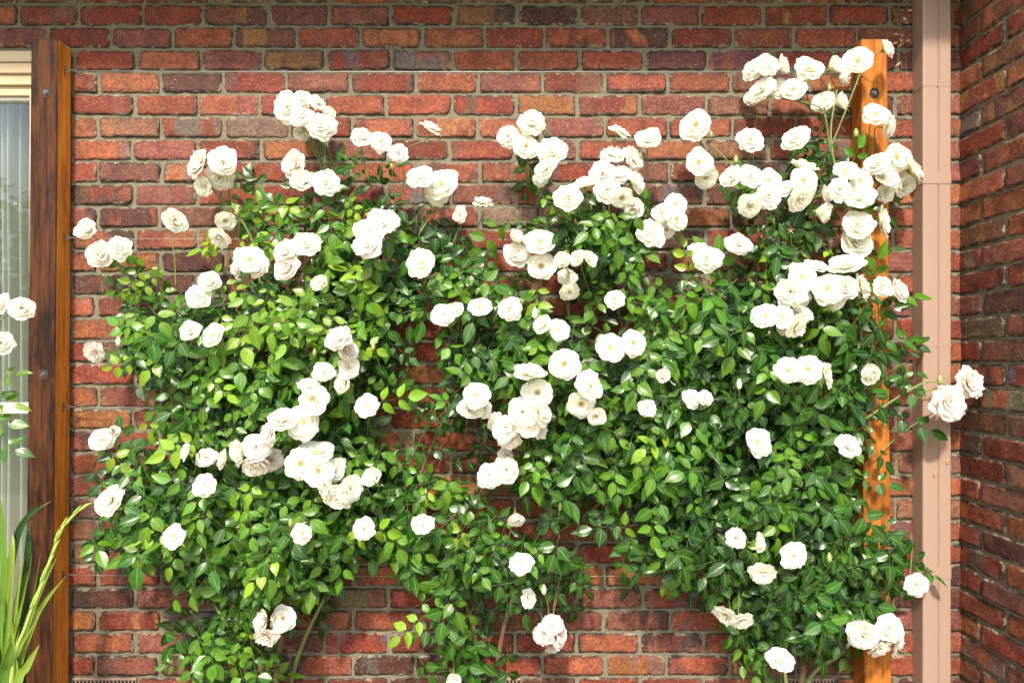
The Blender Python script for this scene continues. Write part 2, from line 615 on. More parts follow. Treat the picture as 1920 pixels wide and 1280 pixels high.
def pick_tone(z=None, dark=1.0):
    t = BR.choices([a for a, _ in TONES], [b for _, b in TONES])[0]
    j = BR.uniform(0.82, 1.18)
    q = BR.uniform(0.92, 1.08)
    edge = BR.choices([0.2, 0.5, 0.8, 1.0], [22, 32, 26, 20])[0]
    c = (t[0] * j * dark, t[1] * j * q * dark, t[2] * j / q * dark, edge)
    p = BR.choice(PATCH)
    c2 = (p[0] * BR.uniform(0.8, 1.25), p[1] * BR.uniform(0.8, 1.25), p[2] * BR.uniform(0.8, 1.25), BR.choices([0, 0.45, 0.9], [38, 30, 32])[0])
    return c, c2


def brick(mb, u0, u1, v0, v1, frame, nx=24, ny=10, dark=1.0):
    """rounded, slightly ragged brick face; frame(u, v, h) -> world"""
    c, c2 = pick_tone(dark=dark)
    hx, hy = (u1 - u0) / 2, (v1 - v0) / 2
    cx, cy = (u0 + u1) / 2, (v0 + v1) / 2
    rrs = {(sx, sz): BR.choice([0.007, 0.010, 0.013, 0.017, 0.022, 0.028]) for sx in (-1, 1) for sz in (-1, 1)}
    pro = BR.uniform(0.0035, 0.0075)
    seed = BR.uniform(0, 900)
    tilt = BR.uniform(-0.016, 0.016)
    tx, ty = BR.uniform(-0.003, 0.003), BR.uniform(-0.003, 0.003)
    if hx < 0.09:
        nx = 10
    vs, uv = [], []
    us = [math.copysign(1 - (1 - abs(k)) ** 1.35, k) for k in [(-1 + 2 * i / nx) for i in range(nx + 1)]]
    vv = [math.copysign(1 - (1 - abs(k)) ** 1.25, k) for k in [(-1 + 2 * i / ny) for i in range(ny + 1)]]
    for b in vv:
        for a in us:
            x, y = a * hx, b * hy
            rr = rrs[(1 if x > 0 else -1, 1 if y > 0 else -1)]
            qx, qy = hx - rr, hy - rr
            if abs(x) > qx and abs(y) > qy:
                dx, dy = abs(x) - qx, abs(y) - qy
                l = math.hypot(dx, dy)
                m = max(dx, dy)
                x = math.copysign(qx + dx / l * m, x)
                y = math.copysign(qy + dy / l * m, y)
            de = min(hx - abs(x), hy - abs(y))
            edge = max(0.0, 1 - de / 0.0065)
            wob = noise.noise(Vector((x * 30 + seed, y * 30, 0))) * 0.0052 + noise.noise(Vector((x * 85 + seed, y * 85, 3))) * 0.0028
            x2 = x - math.copysign(1, x) * max(0, wob + 0.001) * (1 if hx - abs(x) < 0.010 else 0)
            y2 = y - math.copysign(1, y) * max(0, wob + 0.001) * (1 if hy - abs(y) < 0.010 else 0) + tilt * x
            h = pro - pro * 0.75 * edge ** 2.2 + noise.noise(Vector((x * 22 + seed, y * 22, 7))) * 0.0030 + noise.noise(Vector((x * 70 + seed, y * 70, 9))) * 0.0016
            h += tx * x / hx + ty * y / hy
            vs.append(frame(cx + x2, cy + y2, max(h, 0.0008)))
            uv.append((a * 0.5 + 0.5, b * 0.5 + 0.5))
    W = nx + 1
    fs = [(j * W + i, j * W + i + 1, (j + 1) * W + i + 1, (j + 1) * W + i) for j in range(ny) for i in range(nx)]
    ring = [i for i in range(W)] + [j * W + nx for j in range(1, ny + 1)] + [ny * W + i for i in range(nx - 1, -1, -1)] + [j * W for j in range(ny - 1, 0, -1)]
    base = len(vs)
    for k in ring:
        # skirt: same outline, pushed into the mortar
        b, a = divmod(k, W)
        p = vs[k]
        vs.append(p)
        uv.append(uv[k])
    mb.add(vs, fs, 0, c, uv, c2)
    o = len(mb.v) - len(ring)
    back = frame(0, 0, -0.012)
    zero = frame(0, 0, 0)
    off = (back[0] - zero[0], back[1] - zero[1], back[2] - zero[2])
    for i in range(o, len(mb.v)):
        p = mb.v[i]
        mb.v[i] = (p[0] + off[0] * 1.4, p[1] + off[1] * 1.4, p[2] + off[2] * 1.4)
    L = len(ring)
    start = len(mb.v) - len(vs)
    for i in range(L):
        a, b = start + ring[i], start + ring[(i + 1) % L]
        mb.f.append((a, o + i, o + (i + 1) % L, b))
        mb.m.append(0)


JO = 0.0082
PITCH = 41.95 * S
HB = PITCH - JO
row_z = lambda k: ZC + (HOR - (9 + 41.95 * k)) * S     # top joint line of course k
WIN_R = (72 - 960) * S
WIN_TOP = ZC + (HOR - 96) * S
bk = MB()
front = lambda u, v, h: (u, -h, v)
VENT_PX = [(137, 257), (858, 976), (1450, 1562)]
starts = {-2: 90, -1: 34, 0: 34, 1: 90, 2: 138, 3: 184}
for k in range(-4, 34):
    zt = row_z(k) - JO / 2
    zb = zt - HB
    if zb < 0.005:
        break
    ph = starts.get(k, 184 if k % 2 else 252)
    pit = 116.6 if k in (0, 1) else 118.8
    j = -12
    x = ph + pit * j
    joints = [-3.6]
    for j in range(-14, 18):
        xx = (ph + pit * j + BR.uniform(-3.5, 3.5) - 960) * S
        if -3.5 < xx < XC - 0.03:
            joints.append(xx)
    joints.append(XC + 0.05)
    for a, b in zip(joints, joints[1:]):
        u0, u1 = a + JO / 2 + BR.uniform(-0.001, 0.003), b - JO / 2 + BR.uniform(-0.003, 0.001)
        if u1 - u0 < 0.02:
            continue
        if zb < WIN_TOP + 0.005 and u0 < WIN_R:
            if u1 < WIN_R + 0.03:
                continue
            u0 = WIN_R + 0.006
        jz = BR.uniform(-0.0012, 0.0012)
        if k == 30:
            hit = False
            for (va, vb) in VENT_PX:
                p0, p1 = (va - 960) * S, (vb - 960) * S
                if u1 > p0 and u0 < p1:
                    hit = True
                    if u0 < p0 - 0.03:
                        brick(bk, u0, p0 - JO, zb + jz, zt + jz, front)
                    if u1 > p1 + 0.03:
                        brick(bk, p1 + JO, u1, zb + jz, zt + jz, front)
            if hit:
                continue
        if u1 < -2.1 and k > 5:
            continue
        brick(bk, u0, u1, zb + jz, zt + jz, front)

wall = empty("brick_wall", (0, 0, 0), label="long red brick wall behind the white climbing roses", cat="wall")
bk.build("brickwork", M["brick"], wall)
mo = MB()
Z0, Z1 = -0.05, 3.4
mo.box(WIN_R, XC + 0.1, 0.0005, 0.11, Z0, Z1)
mo.box(-3.8, WIN_R, 0.0005, 0.11, WIN_TOP, Z1)
mo.build("mortar", M["mortar"], wall, smooth=False)

# side wall, its face looks to -x
sw = empty("brick_wall", (XC, 0, 0), label="short brick wall coming forward at right beside the downpipe", cat="wall")
bk = MB()
side = lambda u, v, h: (XC - h, -u, v)      # u = distance from the corner
for k in range(-4, 34):
    zt = row_z(k) - JO / 2
    zb = zt - HB
    if zb < 0.005:
        break
    off = 0.115 if k % 2 else 0.235
    joints = [-0.02, off, off + 0.24, off + 0.48]
    joints = [j + BR.uniform(-0.004, 0.004) for j in joints if j < SIDE - 0.02] + [SIDE + 0.012]
    for a, b in zip(joints, joints[1:]):
        # mirror u so that faces point outwards
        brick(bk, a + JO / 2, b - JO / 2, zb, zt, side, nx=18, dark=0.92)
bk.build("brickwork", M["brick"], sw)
mo = MB()
mo.box(XC + 0.0005, XC + 0.23, -SIDE, 0.0, Z0, Z1)
mo.build("mortar", M["mortar"], sw, smooth=False)
ef = MB()
endf = lambda u, v, h: (u, -SIDE - h, v)
for k in range(-4, 34):
    zt = row_z(k) - JO / 2
    zb = zt - HB
    if zb < 0.005:
        break
    brick(ef, XC + 0.002, XC + 0.228, zb, zt, endf, nx=10, ny=5)
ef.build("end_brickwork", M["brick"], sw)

# vents in the bottom course
vlabels = ["slotted terracotta air vent low in the wall beside the left timber post",
           "slotted terracotta air vent low in the wall under the hanging middle rose",
           "slotted terracotta air vent low in the wall beside the right timber post"]
for (va, vb), lab in zip(VENT_PX, vlabels):
    x0, x1 = (va - 960) * S, (vb - 960) * S
    zt = row_z(30) - JO / 2
    zb = zt - HB
    vr = empty("air_vent", ((x0 + x1) / 2, 0, zb), label=lab, cat="vent", group="air vents low in the brick wall")
    m = MB()
    m.box(x0, x1, -0.008, 0.0, zt - 0.008, zt, bev=0.0015)
    m.box(x0, x1, -0.008, 0.0, zb, zb + 0.008, bev=0.0015)
    n = 17
    for i in range(n + 1):
        xx = x0 + (x1 - x0) * i / n
        m.box(max(x0, xx - 0.0028), min(x1, xx + 0.0028), -0.007, 0.0, zb + 0.008, zt - 0.008)
    m.build("grille", M["vent"], vr, smooth=False)
    m = MB()
    m.box(x0 + 0.001, x1 - 0.001, -0.0015, 0.0003, zb + 0.002, zt - 0.002)  # near-black sheet painted in for the shade behind the slots
    m.build("slot_shade", M["dark"], vr, smooth=False)

# ------------------------------------------------------------------ window
win = empty("window", (-2.4, 0.02, 0.0), label="tall cream framed window at the far left edge behind a timber post", cat="window")
fr = MB()
wt = ZC + (HOR - 98) * S
hh = lambda py: ZC + (HOR - py) * S
for (pa, pb, y0) in ((98, 118, -0.012), (118.4, 138, -0.004), (138.4, 158, 0.006), (158.4, 176, 0.018)):
    fr.box(-3.6, WIN_R, y0, 0.10, hh(pb), hh(pa), bev=0.002)
fr.box(WIN_R - 0.035, WIN_R - 0.0005, 0.0, 0.10, 0.04, hh(176.4), bev=0.002)
fr.box(-3.6, WIN_R - 0.036, 0.01, 0.10, 0.0, 0.055, bev=0.002)
fr.build("frame", M["cream"], win, smooth=False)
ra = MB()
ra.box(-3.6, WIN_R - 0.036, 0.026, 0.075, hh(776), hh(756), bev=0.003)
ra.box(-3.6, WIN_R - 0.036, 0.030, 0.070, hh(182), hh(176.8), bev=0.002)
ra.build("rail", M["alu"], win, smooth=False)
for (pa, pb) in ((182.2, 755.8), (776.2, 1367)):
    p = MB()
    p.box(-3.6, WIN_R - 0.037, 0.047, 0.052, hh(pb), hh(pa))
    p.build("pane", M["glass"], win, smooth=False)
cu = MB()
vs, fs = [], []
nxx, nzz = 800, 10
for j in range(nzz + 1):
    for i in range(nxx + 1):
        x = -3.6 + (WIN_R + 3.58) * i / nxx
        z = 0.06 + (hh(170) - 0.06) * j / nzz
        y = 0.150 + 0.030 * math.sin(x * 190 + 1.5 * math.sin(x * 23)) + 0.014 * math.sin(x * 51 + 1) + 0.004 * math.sin(z * 3 + x * 20)
        vs.append((x, y, z))
for j in range(nzz):
    for i in range(nxx):
        a = j * (nxx + 1) + i
        fs.append((a, a + 1, a + nxx + 2, a + nxx + 1))
cu.add(vs, fs)
tag(cu.build("curtain", M["curtain"]), "pale grey pleated curtain hanging behind the window glass", "curtain")
rm = MB()
rm.box(-3.7, WIN_R + 0.05, 0.35, 0.37, 0.0, 2.7)
tag(rm.build("room_wall", M["room"], smooth=False), "dim room behind the curtain", "room", kind="structure")

# ------------------------------------------------------------------ timber posts
WIRE_PY = [133, 447, 763, 1078]
WIRE_D = 0.036


def bolt(parent, px, py, d_top, d_bot):
    d = d_top
    for _ in range(6):
        p = at(px, py, d)
        d = d_bot + (d_top - d_bot) * p.z / 2.677
    p = at(px, py, d + 0.0006)
    b = MB()
    r = 0.018
    vs = [(p.x, p.y - 0.0008, p.z)] + [(p.x + r * math.cos(a), p.y - 0.0008, p.z + r * 1.12 * math.sin(a)) for a in [2 * math.pi * i / 20 for i in range(20)]]
    b.add(vs, [(0, 1 + i, 1 + (i + 1) % 20) for i in range(20)], 1)  # flat dark disc painted in for the shade of the bolt recess
    for (rad, h0, h1, seg) in ((0.0085, 0.001, 0.0022, 18), (0.0058, 0.0022, 0.0075, 6)):
        b.tube([(p.x, p.y - h0, p.z), (p.x, p.y - h1, p.z)], rad, rad, seg, 0)
    b.tube([(p.x, p.y - 0.0075, p.z), (p.x, p.y - 0.010, p.z)], 0.0028, 0.0024, 10, 0)
    b.build("bolt", [M["steel"], M["recess_shade"]], parent, smooth=False)


def eye_hook(parent, x, y, z, sx):
    """screw eye on a timber face that looks towards sx"""
    h = MB()
    pts = [(x + sx * 0.0005, y, z)] + [(x + sx * 0.006, y, z)]
    h.tube(pts, 0.0022, 0.0022, 6)
    ring = [(x + sx * (0.013 - 0.008 * math.cos(a)), y + 0.001 * math.sin(a), z + 0.008 * math.sin(a)) for a in [2 * math.pi * i / 14 for i in range(15)]]
    h.tube(ring, 0.0018, 0.0018, 5)
    h.tube([(x + sx * 0.0012, y + 0.001, z + 0.018), (x + sx * 0.0022, y + 0.002, z + 0.010), (x + sx * 0.0008, y, z), (x + sx * 0.002, y - 0.001, z - 0.010), (x + sx * 0.001, y, z - 0.019)], 0.0019, 0.0019, 5)
    h.build("eye_hook", M["rust"], parent)


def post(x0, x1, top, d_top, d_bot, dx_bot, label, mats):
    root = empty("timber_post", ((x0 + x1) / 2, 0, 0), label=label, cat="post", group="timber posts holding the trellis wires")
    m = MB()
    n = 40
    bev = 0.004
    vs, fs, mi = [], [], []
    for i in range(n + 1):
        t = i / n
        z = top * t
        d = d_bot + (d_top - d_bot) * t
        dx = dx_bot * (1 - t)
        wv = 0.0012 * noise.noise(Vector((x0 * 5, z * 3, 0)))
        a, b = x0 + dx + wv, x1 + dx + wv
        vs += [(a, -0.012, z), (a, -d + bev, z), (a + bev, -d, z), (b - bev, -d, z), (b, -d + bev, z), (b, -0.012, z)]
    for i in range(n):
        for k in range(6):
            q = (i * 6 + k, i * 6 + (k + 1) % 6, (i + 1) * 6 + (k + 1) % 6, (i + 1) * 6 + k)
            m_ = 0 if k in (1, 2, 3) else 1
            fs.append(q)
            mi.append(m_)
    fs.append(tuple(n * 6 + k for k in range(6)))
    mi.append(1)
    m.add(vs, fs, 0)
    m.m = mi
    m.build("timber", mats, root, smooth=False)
    return root


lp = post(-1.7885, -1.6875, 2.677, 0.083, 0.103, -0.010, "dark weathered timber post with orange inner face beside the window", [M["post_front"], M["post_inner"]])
bolt(lp, 86.5, 174, 0.083, 0.103)
bolt(lp, 82, 702, 0.083, 0.103)
rp = post(1.298, 1.396, 2.677, 0.083, 0.098, 0.008, "honey coloured timber post beside the downpipe with roses growing over it", [M["post_side"], M["post_side"]])
bolt(rp, 1639, 175, 0.083, 0.098)
bolt(rp, 1642, 702, 0.083, 0.098)
for i, py in enumerate(WIRE_PY):
    z = hh(py) if i else hh(134)
    d = WIRE_D + 0.012
    zz = ZC + (HOR - py) * S * (D - d) / D
    t = 1 - zz / 2.677
    eye_hook(lp, -1.6875 - 0.010 * t, -d, zz, 1)
    eye_hook(rp, 1.298 + 0.008 * t, -d, zz, -1)

wl = ["thin steel trellis wire, highest of the four between the posts",
      "thin steel trellis wire, second from the top between the posts",
      "thin steel trellis wire, third from the top between the posts",
      "thin steel trellis wire, lowest of the four between the posts"]
for i, (py, lab) in enumerate(zip(WIRE_PY, wl)):
    d = WIRE_D + 0.012
    zz = ZC + (HOR - py) * S * (D - d) / D
    wr = empty("trellis_wire", (0, -d, zz), label=lab, cat="wire", group="wires strung between the timber posts")
    m = MB()
    xs = [-1.676 + 2.963 * k / 24 for k in range(25)]
    m.tube([(x, -d, zz - 0.004 * (1 - ((x + 0.195) / 1.48) ** 2)) for x in xs], 0.0011, 0.0011, 5)
    m.build("strand", M["wire"], wr)
    m = MB()
    x0 = -1.672
    for k in range(1):
        m.tube([(x0, -d, zz), (x0 + 0.006, -d, zz + 0.004), (x0 + 0.016, -d, zz + 0.001), (x0 + 0.045, -d, zz - 0.0005)], 0.0022, 0.0018, 6)
    x1 = 1.284
    m.tube([(x1, -d, zz), (x1 - 0.012, -d, zz + 0.002), (x1 - 0.05, -d, zz), (x1 - 0.085, -d, zz)], 0.003, 0.0022, 6)
    m.build("wire_tie", M["rust"], wr)

# ------------------------------------------------------------------ downpipe
dp = empty("downpipe", (1.588, 0, 0), label="beige pink square downpipe in the corner of the two walls", cat="downpipe")


def pipe_section(z0, z1, g=0.0):
    m = MB()
    x0, x1, d = 1.536 - g, 1.642 + g, 0.070 + g
    r = 0.006
    xm = 1.590
    prof = [(x0, -0.004), (x0, -d + r)]
    prof += [(x0 + r - r * math.cos(a), -d + r - r * math.sin(a)) for a in (R(30), R(60), R(90))]
    if g == 0:
        prof += [(xm - 0.003, -d), (xm - 0.0015, -d + 0.003), (xm + 0.0015, -d + 0.003), (xm + 0.004, -d - 0.0015), (xm + 0.010, -d)]
    prof += [(x1 - r + r * math.sin(a), -d + r - r * math.cos(a)) for a in (0, R(30), R(60), R(90))]
    prof += [(x1, -0.004)]
    n = len(prof)
    zs = [z0 + (z1 - z0) * k / 6 for k in range(7)]
    vs = [(p[0], p[1], z) for z in zs for p in prof]
    fs = [(j * n + i, j * n + i + 1, (j + 1) * n + i + 1, (j + 1) * n + i) for j in range(6) for i in range(n - 1)]
    fs.append(tuple(range(n))[::-1])
    fs.append(tuple(6 * n + i for i in range(n)))
    m.add(vs, fs)
    return m


zz = lambda py: ZC + (HOR - py) * S * (D - 0.07) / D
pipe_section(zz(343), EV_Z).build("pipe_length", M["pipe"], dp, smooth=False)
pipe_section(zz(1083), zz(344)).build("pipe_length", M["pipe"], dp, smooth=False)
pipe_section(0.02, zz(1084)).build("pipe_length", M["pipe"], dp, smooth=False)
pipe_section(zz(344.5), zz(324), 0.0016).build("collar", M["pipe"], dp, smooth=False)
pipe_section(zz(1084), zz(1063), 0.0016).build("collar", M["pipe"], dp, smooth=False)
pipe_section(zz(649), zz(646), 0.0009).build("seam", M["pipe"], dp, smooth=False)
pipe_section(zz(162), zz(160), 0.0009).build("seam", M["pipe"], dp, smooth=False)
st = MB()
st.box(1.524, 1.5355, -0.03, -0.003, zz(349), zz(339), bev=0.001)
st.box(1.6425, 1.655, -0.03, -0.003, zz(349), zz(339), bev=0.001)
st.build("wall_strap", M["pipe"], dp, smooth=False)

# dry petals stuck on the pipe
PR = random.Random(4)
for (px, py, lab) in ((1777, 864, "curled brown dry petal stuck on the downpipe, the upper of two"),
                      (1753, 887, "curled brown dry petal stuck on the downpipe, the lower of two")):
    m = MB()
    c = at(px, py, 0.074)
    vs = []
    for i in range(5):
        for k in range(4):
            u, v = i / 4 - 0.5, k / 3 - 0.5
            vs.append((c.x + u * 0.012 * (1 - abs(v)) + v * 0.004, c.y - 0.004 * (1 - 4 * u * u) - 0.003 * math.sin(v * 6), c.z + v * 0.018))
    fs = [(i * 4 + k, (i + 1) * 4 + k, (i + 1) * 4 + k + 1, i * 4 + k + 1) for i in range(4) for k in range(3)]
    m.add(vs, fs, 0, (0.45, 0.27, 0.10, 1))
    tag(m.build("dry_petal", M["dry"]), lab, "petal", "dry petals on the downpipe")

# dry vine between post and downpipe
m = MB()
DR = random.Random(9)
for path in ([(1690, -20), (1684, 40), (1697, 80), (1688, 130), (1703, 180), (1694, 232)],
             [(1700, -10), (1702, 60), (1700, 120), (1704, 170)],
             [(1668, -10), (1676, 20), (1690, 45), (1700, 60)],
             [(1672, 172), (1685, 182), (1697, 205), (1700, 222)],
             [(1615, -15), (1640, 10), (1652, 40), (1668, 55)]):
    pts = curve([at(x + DR.uniform(-3, 3), y, 0.018 + DR.uniform(0, 0.012)) for x, y in path], 6)
    m.tube(pts, 0.0013, 0.0008, 5, 0, (0.20, 0.12, 0.06, 1))
for _ in range(20):
    px, py = DR.uniform(1672, 1706), DR.uniform(5, 130)
    c = at(px, py, 0.022 + DR.uniform(0, 0.012))
    a = DR.uniform(0, 6.28)
    l, wd = DR.uniform(0.008, 0.015), DR.uniform(0.003, 0.005)
    u = Vector((math.cos(a), DR.uniform(-0.4, 0.4), math.sin(a)))
    v = Vector((-math.sin(a), DR.uniform(-0.6, 0.6), math.cos(a)))
    m.add([c - u * l, c + v * wd, c + u * l, c - v * wd + Vector((0, -0.003, 0))], [(0, 1, 2), (0, 2, 3)], 0,
          DR.choice([(0.42, 0.25, 0.14, 1), (0.30, 0.16, 0.08, 1), (0.5, 0.34, 0.2, 1)]))
tag(m.build("dry_vine", M["dry"]), "withered brown vine tendrils clinging beside the top of the downpipe", "vine")

# ------------------------------------------------------------------ rose blooms (shared meshes)
def petal(mb, rng, L, W, phi, th0, th1, cup, ruf, ang0, mat=0, base_r=0.03, base_h=0.0, ns=6, nt=6):
    ph1, ph2 = rng.uniform(0, 6), rng.uniform(0, 6)
    notch = rng.uniform(0.0, 0.07)
    vs, uv = [], []
    r, h = base_r, base_h
    cp, sp = math.cos(phi), math.sin(phi)
    for i in range(ns + 1):
        s = i / ns
        th = th0 + (th1 - th0) * s ** 1.3
        if i:
            r += L / ns * math.sin(th)
            h += L / ns * math.cos(th)
        wd = W * (0.16 + 0.84 * min(1, s / 0.55) ** 0.8)
        if s > 0.55:
            q = (s - 0.55) / 0.45
            wd *= math.sqrt(max(0.0, 1 - 0.52 * q * q))
        for k in range(nt + 1):
            t = -1 + 2 * k / nt
            rr = r - (0.21 * L * s ** 4) * (abs(t) ** 2.2) - notch * L * s ** 6 * (1 - abs(t)) ** 2
            hh_ = h + cup * wd * t * t * (1 - 0.5 * s) + ruf * (s ** 2) * (math.sin(t * 4.2 + ph1) + 0.6 * math.sin(t * 7.5 + ph2))
            rr += ruf * 0.6 * s * s * math.sin(t * 5 + ph2)
            y = wd * t
            # bend sides round the axis
            bx = math.sqrt(max(1e-6, rr * rr - 0.16 * y * y)) if rr * rr > 0.16 * y * y else rr
            x = bx
            vs.append((x * cp - y * sp, x * sp + y * cp, hh_))
            uv.append((t * 0.5 + 0.5, s))
    Wd = nt + 1
    fs = [(i * Wd + k, (i + 1) * Wd + k, (i + 1) * Wd + k + 1, i * Wd + k + 1) for i in range(ns) for k in range(nt)]
    mb.add(vs, fs, mat, None, uv)


# ring: (count, length, half width, angle at base, angle at tip, cup, base height)
KIND = {
    "open": [(7, 0.98, 0.56, 66, 86, 0.06, -0.02), (5, 0.80, 0.50, 58, 74, 0.09, 0.03), (5, 0.52, 0.34, 44, 60, 0.14, 0.06)],
    "full": [(7, 0.98, 0.56, 64, 86, 0.07, -0.02), (6, 0.84, 0.48, 54, 72, 0.10, 0.02), (5, 0.62, 0.38, 38, 54, 0.15, 0.05), (4, 0.44, 0.27, 18, 30, 0.22, 0.07)],
    "cupped": [(7, 0.96, 0.56, 56, 78, 0.10, -0.02), (5, 0.86, 0.52, 42, 60, 0.14, 0.0), (5, 0.68, 0.42, 26, 38, 0.2, 0.03), (4, 0.52, 0.30, 10, 16, 0.28, 0.05)],
    "loose": [(7, 1.0, 0.52, 62, 98, 0.05, -0.04), (6, 0.86, 0.46, 50, 82, 0.08, 0.0), (5, 0.66, 0.36, 34, 58, 0.14, 0.04), (5, 0.44, 0.24, 14, 40, 0.22, 0.06)],
    "half": [(5, 0.95, 0.52, 34, 52, 0.16, -0.02), (4, 0.88, 0.50, 20, 28, 0.22, 0.0), (4, 0.78, 0.38, 8, 12, 0.26, 0.02)],
}
BLOOMS = {}


def make_bloom(kind, seed, mat):
    rng = random.Random(seed)
    pm = MB()
    for ri, (cnt, L, W, a0, a1, cup, bh) in enumerate(KIND[kind]):
        ph = rng.uniform(0, 6.28)
        for k in range(cnt):
            f = rng.uniform(0.84, 1.08)
            petal(pm, rng, L * f, W * rng.uniform(0.88, 1.12), ph + 2 * math.pi * k / cnt + rng.uniform(-0.14, 0.14),
                  R(a0 + rng.uniform(-6, 6)), R(a1 + rng.uniform(-14, 14)), cup * rng.uniform(0.5, 1.6), (0.050 if kind == 'loose' else 0.026) * rng.uniform(0.5, 1.5), 0, base_h=bh)
    rad = sorted(math.hypot(v[0], v[1]) for v in pm.v)[int(len(pm.v) * 0.97)]
    pm.v = [(x / rad, y / rad, z / rad) for x, y, z in pm.v]
    pmesh = pm.mesh("rose_bloom", mat)
    # stamens
    st_ = MB()
    n = 26
    big = 1.0 if kind in ("open", "loose") else 0.75
    for i in range(n):
        a = 2.399 * i
        q = math.sqrt((i + 0.5) / n)
        tip = Vector((0.25 * big * q * math.cos(a), 0.25 * big * q * math.sin(a), (0.30 - 0.07 * q + rng.uniform(-0.03, 0.03))))
        b = Vector((0.05 * q * math.cos(a), 0.05 * q * math.sin(a), 0.05))
        st_.tube([b, (b + tip) / 2 + Vector((0, 0, 0.01)), tip], 0.008, 0.008, 3, 0, (0.55, 0.38, 0.08, 1))
        st_.tube([tip - Vector((0.012, 0, 0)), tip, tip + Vector((0.012, 0.0, 0.018))], 0.022, 0.012, 4, 0,
                 rng.choice([(0.42, 0.20, 0.02, 1), (0.30, 0.12, 0.02, 1), (0.52, 0.30, 0.03, 1)]))
    st_.tube([(0, 0, 0.02), (0, 0, 0.16)], 0.07, 0.045, 8, 0, (0.55, 0.5, 0.15, 1))
    smesh = st_.mesh("stamen_boss", M["tone"])
    # calyx
    cx = MB()
    cx.tube([(0, 0, -0.30), (0, 0, -0.22), (0, 0, -0.10), (0, 0, 0.0), (0, 0, 0.03)], 0.05, 0.05, 8, 0, (0.10, 0.20, 0.04, 1), radii=[0.05, 0.10, 0.13, 0.09, 0.05])
    for k in range(5):
        a = 2 * math.pi * k / 5 + rng.uniform(-0.2, 0.2)
        u = Vector((math.cos(a), math.sin(a), 0))
        v = Vector((-math.sin(a), math.cos(a), 0))
        drop = rng.uniform(-0.25, 0.0)
        pts = [u * 0.06 + Vector((0, 0, 0.0)), u * 0.24 + Vector((0, 0, -0.02 + drop * 0.3)), u * 0.46 + Vector((0, 0, drop))]
        vs = [pts[0] + v * 0.05, pts[0] - v * 0.05, pts[1] + v * 0.06, pts[1] - v * 0.06, pts[2]]
        cx.add(vs, [(0, 1, 3, 2), (2, 3, 4)], 0, (0.13, 0.26, 0.05, 1))
    cmesh = cx.mesh("calyx", M["tone"])
    return pmesh, smesh, cmesh


sd = 100
for kind, cnt in (("open", 5), ("full", 5), ("cupped", 4), ("loose", 8), ("half", 3)):
    for i in range(cnt):
        sd += 1
        BLOOMS.setdefault((kind, 0), []).append(make_bloom(kind, sd, M["petal"]))
    for i in range(2 if kind in ("full", "cupped") else 1):
        sd += 1
        BLOOMS.setdefault((kind, 1), []).append(make_bloom(kind, sd, M["blush"]))

